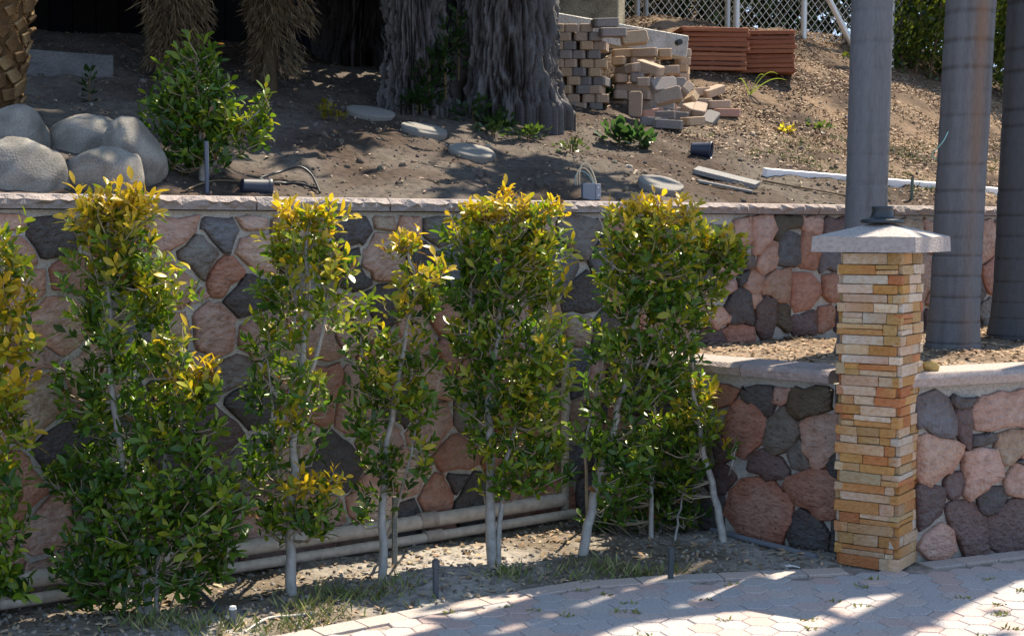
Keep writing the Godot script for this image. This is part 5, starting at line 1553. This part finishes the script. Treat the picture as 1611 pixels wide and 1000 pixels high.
func scatter() -> void:
	# leaf litter and wood chips on the slope
	var chip := Geo.new()
	chip.ring_grid([[Vector3(-0.5, 0.0, -0.1), Vector3(-0.42, 0.04, 0.14)], [Vector3(0.0, 0.12, -0.2), Vector3(0.02, 0.1, 0.2)], [Vector3(0.5, 0.0, -0.06), Vector3(0.45, 0.02, 0.1)]], false)
	var chip_mesh := chip.mesh()
	var xf := []
	var cols := []
	for k in 150000:
		var u := rng.randf_range(1.0, 12.5)
		var s := 0.28 + pow(rng.randf(), 0.8) * 5.6
		var wet := smoothstep(5.6, 8.2, u + noise.get_noise_2d(u * 60, s * 60) * 2.0)
		if rng.randf() > 0.05 + 0.95 * wet: continue
		if noise.get_noise_2d(u * 150.0 + 7.0, s * 150.0) < rng.randf_range(-0.45, 0.12): continue
		var p := us(u, s, hill(u, s) + 0.006)
		var size := rng.randf_range(0.014, 0.05)
		var twig := 1.0 if rng.randf() < 0.8 else 2.6
		xf.append(Transform3D(Basis.from_euler(Vector3(rng.randf_range(-0.6, 0.6), rng.randf() * TAU, rng.randf_range(-0.5, 0.5))).scaled_local(Vector3(size * twig, size, size * 0.8 / twig / twig)), p))
		cols.append(vary(lin(0.45, 0.35, 0.26).lerp(lin(0.19, 0.135, 0.10), rng.randf()), 0.25))
	copies("leaf_litter", chip_mesh, M.dry, xf, cols, self)
	xf = []; cols = []
	for k in 9000:
		var p := Vector3(rng.randf_range(0.6, 4.6), 0, rng.randf_range(-9.9, -6.8))
		if front.dot(p) < front.dot(wall_start) + 0.02 or p.z > (-8.269 + p.x - 0.3 if p.x < 1.75 else -6.59 - (p.x - 1.93) * 0.41 - 0.27): continue
		p.y = terrace_y(p.x, p.z) + 0.005
		var size := rng.randf_range(0.015, 0.05)
		xf.append(Transform3D(Basis.from_euler(Vector3(rng.randf_range(-0.5, 0.5), rng.randf() * TAU, rng.randf_range(-0.4, 0.4))).scaled_local(Vector3.ONE * size), p))
		cols.append(vary(lin(0.36, 0.25, 0.165).lerp(lin(0.13, 0.09, 0.06), pow(rng.randf(), 1.3)), 0.25))
	copies("terrace_litter", chip_mesh, M.dry, xf, cols, self)
	# clods and pebbles
	var cl := Geo.new()
	var rows := []
	for i in 5:
		var rr := []
		for j in 7:
			var a := -TAU * j / 7
			var r := sin(PI * (i + 0.15) / 4.3) * (1.0 + 0.3 * sin(j * 2.4 + i * 1.7))
			rr.append(Vector3(cos(a) * r, -cos(PI * i / 4.0) * 0.7, sin(a) * r))
		rows.append(rr)
	cl.ring_grid(rows, true)
	var clod := cl.mesh()
	xf = []; cols = []
	for k in 9000:
		var u := rng.randf_range(0.2, 9.0)
		var s := 0.28 + rng.randf() * 4.0
		var p := us(u, s, hill(u, s))
		var size := rng.randf_range(0.002, 0.009) * (1.0 + 3.0 * pow(rng.randf(), 14.0))
		xf.append(Transform3D(rand_basis().scaled_local(Vector3.ONE * size), p))
		cols.append(vary(lin(0.14, 0.115, 0.095), 0.4) if rng.randf() < 0.97 else vary(lin(0.3, 0.28, 0.25), 0.2))
	copies("slope_clods", clod, M.soil, xf, cols, self)
	xf = []; cols = []
	var fx := []
	var fc := []
	for k in 9000:
		var p := Vector3(rng.randf_range(-2.4, 1.6), 0, rng.randf_range(-7.6, -4.5))
		var d := edge_z(p.x) - p.z
		if d < 0.02 or front.dot(p) < front.dot(wall_start): continue
		if p.x > 0.55 and p.z < -8.269 + p.x: continue
		p.y = soil_y(p.x, p.z)
		if rng.randf() < 0.55:
			xf.append(Transform3D(rand_basis().scaled_local(Vector3.ONE * rng.randf_range(0.003, 0.014)), p))
			cols.append(vary(lin(0.25, 0.22, 0.19), 0.4))
		else:
			fx.append(Transform3D(Basis.from_euler(Vector3(rng.randf_range(-0.6, 0.6), rng.randf() * TAU, rng.randf_range(-0.5, 0.5))).scaled_local(Vector3.ONE * rng.randf_range(0.012, 0.05)), p + Vector3(0, 0.006, 0)))
			fc.append(vary(lin(0.36, 0.27, 0.18).lerp(lin(0.16, 0.11, 0.07), rng.randf()), 0.25))
	copies("soil_pebbles", clod, M.soil, xf, cols, self)
	copies("fallen_leaves", chip_mesh, M.dry, fx, fc, self)
	# grass along the soil
	xf = []; cols = []
	for e in [[550, 940, 0.2, 300], [500, 965, 0.14, 200], [630, 925, 0.1, 90], [800, 905, 0.12, 170], [960, 897, 0.15, 190], [900, 900, 0.1, 80], [470, 985, 0.14, 200], [330, 990, 0.16, 240], [240, 985, 0.12, 160], [1060, 900, 0.12, 90], [1010, 905, 0.08, 100]]:
		var c := on_soil(e[0], e[1])
		for k in int(e[3] * 0.6):
			var p := c + Vector3(rng.randfn() * e[2] * 0.6, 0, rng.randfn() * 0.06)
			if p.z > edge_z(p.x) + 0.01: continue
			p.y = soil_y(p.x, p.z)
			xf.append(Transform3D(frame(Vector3(rng.randf_range(-0.9, 0.9), 0.8, rng.randf_range(-0.7, 0.9)), rng.randf() * TAU).scaled_local(Vector3(0.016, rng.randf_range(0.03, 0.085), 0.03)), p))
			cols.append(vary(lin(0.10, 0.14, 0.035).lerp(lin(0.3, 0.25, 0.12), pow(rng.randf(), 2.0)), 0.25))
	copies("grass", simple_leaf, M.frond, xf, cols, self)
	xf = []; cols = []
	for k in 900:
		var u := rng.randf_range(6.0, 11.0)
		var s := rng.randf_range(0.3, 2.4)
		if noise.get_noise_2d(u * 110, s * 110 + 33) < 0.12: continue
		for m in 5:
			var p := us(u + rng.randfn() * 0.05, s + rng.randfn() * 0.05)
			p.y = hill_at(p)
			xf.append(Transform3D(frame(Vector3(rng.randf_range(-0.9, 0.9), 0.7, rng.randf_range(-0.7, 0.9)), rng.randf() * TAU).scaled_local(Vector3(0.016, rng.randf_range(0.025, 0.06), 0.03)), p))
			cols.append(vary(lin(0.12, 0.15, 0.045), 0.3))
	copies("slope_grass", simple_leaf, M.frond, xf, cols, self)

func background() -> void:
	# overgrown bank behind the fence
	var xf := []
	var cols := []
	for k in 34000:
		var x := rng.randf_range(-1.5, 9.5)
		var y := rng.randf_range(2.3, 7.4)
		var z := -16.9 - 0.25 * x + noise.get_noise_2d(x * 70.0, y * 70.0) * 1.6 + rng.randf_range(-0.35, 0.35)
		xf.append(Transform3D(frame(Vector3(rng.randf_range(-0.8, 0.8), rng.randf_range(-0.5, 0.6), 0.8), rng.randf() * TAU).scaled_local(Vector3.ONE * rng.randf_range(0.07, 0.14)), Vector3(x, y, z)))
		cols.append(vary(lin(0.04, 0.07, 0.022), 0.4))
	for k in 2600:      # dry stems in it
		var x := rng.randf_range(-1.0, 9.0)
		xf.append(Transform3D(frame(Vector3(rng.randf_range(-0.8, 0.8), 1.0, rng.randf_range(-0.3, 0.3)), rng.randf() * TAU).scaled_local(Vector3(0.02, rng.randf_range(0.2, 0.6), 0.02)), Vector3(x, rng.randf_range(2.4, 4.6), -16.3 - 0.25 * x + rng.randf_range(-0.3, 0.3))))
		cols.append(vary(lin(0.24, 0.19, 0.13), 0.3))
	for k in 18000:
		var x := rng.randf_range(-2.5, 11.0)
		xf.append(Transform3D(rand_basis().scaled_local(Vector3.ONE * rng.randf_range(0.2, 0.36)), Vector3(x, rng.randf_range(2.4, 8.4), -17.9 - 0.25 * x + rng.randf_range(-0.4, 0.4))))
		cols.append(vary(lin(0.035, 0.06, 0.02), 0.4))
	var v := thing("hedge", "dark overgrown hedge of leaves and dry stems behind the chain-link fence", "hedge", Vector3(3, 3, -17))
	for i in xf.size(): xf[i].origin -= v.position
	copies("foliage", simple_leaf, M.frond, xf, cols, v)
	# the brighter bush to the right of the fence
	var items := [[1430, 20, 0.55, 0.45, 0.0], [1400, 70, 0.4, 0.35, 0.1], [1460, 80, 0.45, 0.35, 0.0], [1520, 30, 0.6, 0.5, -0.2], [1590, 40, 0.6, 0.5, -0.3], [1650, 50, 0.6, 0.5, -0.3], [1440, -50, 0.7, 0.5, -0.2], [1560, -50, 0.8, 0.6, -0.3], [1380, 95, 0.25, 0.2, 0.1], [1345, 100, 0.25, 0.14, 0.2], [1310, 96, 0.16, 0.09, 0.25], [1560, 100, 0.6, 0.3, -0.2]]
	var base := on_hill(1430, 122)
	var b := thing("bush", "sunlit yellow-green bush right of the fence between the palm trunks", "bush", base)
	xf = []; cols = []
	for e in items:
		var c := at(e[0], e[1], -base.z * 1.0 + 0.2 - e[4])
		for k in int(5200 * e[2] * e[3]):
			var d := Vector3(rng.randfn(), rng.randfn(), rng.randfn()).normalized() * pow(rng.randf(), 0.4)
			var p: Vector3 = c + d * Vector3(e[2], e[3], 0.4)
			xf.append(Transform3D(frame(Vector3(d.x, 0.5 + d.y * 0.5, d.z + 0.4) + Vector3(rng.randfn(), rng.randfn(), rng.randfn()) * 0.4, rng.randf() * TAU).scaled_local(Vector3.ONE * rng.randf_range(0.05, 0.095)), p - base))
			cols.append(vary(lin(0.05, 0.085, 0.02).lerp(lin(0.2, 0.23, 0.035), clampf(rng.randf_range(-0.6, 1.0) + d.y * 0.4, 0, 1)), 0.25))
	copies("foliage", simple_leaf, M.leaf, xf, cols, b)
	var bs := Geo.new()
	for k in 6:
		bs.tube([Vector3(-0.3 + k * 0.15, -0.1, -0.3), Vector3(-0.4 + k * 0.2, 0.5, -0.3), Vector3(-0.5 + k * 0.25, 1.2, -0.4)], [0.025, 0.018, 0.008], 6, lin(0.14, 0.1, 0.07))
	part("stems", bs, M.bark, b)

# ---------------------------------------------------------------- scene
func _ready() -> void:
	rng.seed = 4242
	noise.seed = 17
	noise.frequency = 0.01
	noise.fractal_octaves = 3
	rough_noise.seed = 23
	rough_noise.frequency = 0.02
	rough_noise.fractal_octaves = 4
	var cam := Camera3D.new()
	cam.name = "camera"
	cam.fov = rad_to_deg(2.0 * atan(500.0 / FOCAL))
	cam.position = Vector3(0, EYE, 0)
	cam.rotation.x = -atan((500.0 - SKYLINE) / FOCAL)
	cam.near = 0.1
	cam.far = 200.0
	cam.current = true
	add_child(cam)
	var env := Environment.new()
	env.background_mode = Environment.BG_SKY
	var sky := ProceduralSkyMaterial.new()
	sky.sky_top_color = Color(0.48, 0.58, 0.71)
	sky.sky_horizon_color = Color(0.70, 0.78, 0.88)
	sky.sky_curve = 0.15
	sky.ground_bottom_color = Color(0.3, 0.28, 0.26)
	sky.ground_horizon_color = Color(0.5, 0.5, 0.5)
	sky.sun_angle_max = 12.0
	env.sky = Sky.new()
	env.sky.sky_material = sky
	env.background_energy_multiplier = 1.0
	env.tonemap_mode = Environment.TONE_MAPPER_LINEAR
	env.tonemap_exposure = 2.6
	env.sdfgi_enabled = true
	env.ssao_enabled = true
	env.ssil_enabled = true
	var we := WorldEnvironment.new()
	we.name = "world"
	we.environment = env
	add_child(we)
	var sun := DirectionalLight3D.new()
	sun.name = "sun"
	sun.light_energy = 1.5
	sun.light_color = Color(1.0, 0.95, 0.86)
	sun.light_angular_distance = 0.5
	sun.shadow_enabled = true
	add_child(sun)
	sun.look_at_from_position(Vector3(0.6, 1.55, -0.66), Vector3.ZERO)

	make_materials()
	make_leaves()
	grounds()
	paving()
	upper_wall()
	lower_walls()
	pillar()
	post_and_walls()
	big_tree()
	scaly_palm()
	overhanging_tree()
	drooping_conifer("left drooping brown conifer above the slope shrub, deep in the shade", 248, 135, 0.27, 0.25)
	drooping_conifer("right drooping brown conifer with a wider skirt, left of the dark tree trunk", 415, 148, 0.31, 0.2)
	palms()
	fence()
	background()
	bricks()
	clay_tiles()
	boulders()
	stepping_stone("highest round concrete stepping stone, farthest left of the row", 583, 184, 0.17, false, 0.06)
	stepping_stone("second stepping stone down the slope, thick edged and half sunk", 667, 210, 0.155, false, 0.04)
	stepping_stone("third stepping stone down the slope with a chipped front edge", 745, 246, 0.165, true, 0.05)
	stepping_stone("lowest stepping stone, alone on the slope right of the electrical box", 1042, 298, 0.155, true)
	clutter()
	plants()
	scatter()
	hedge()
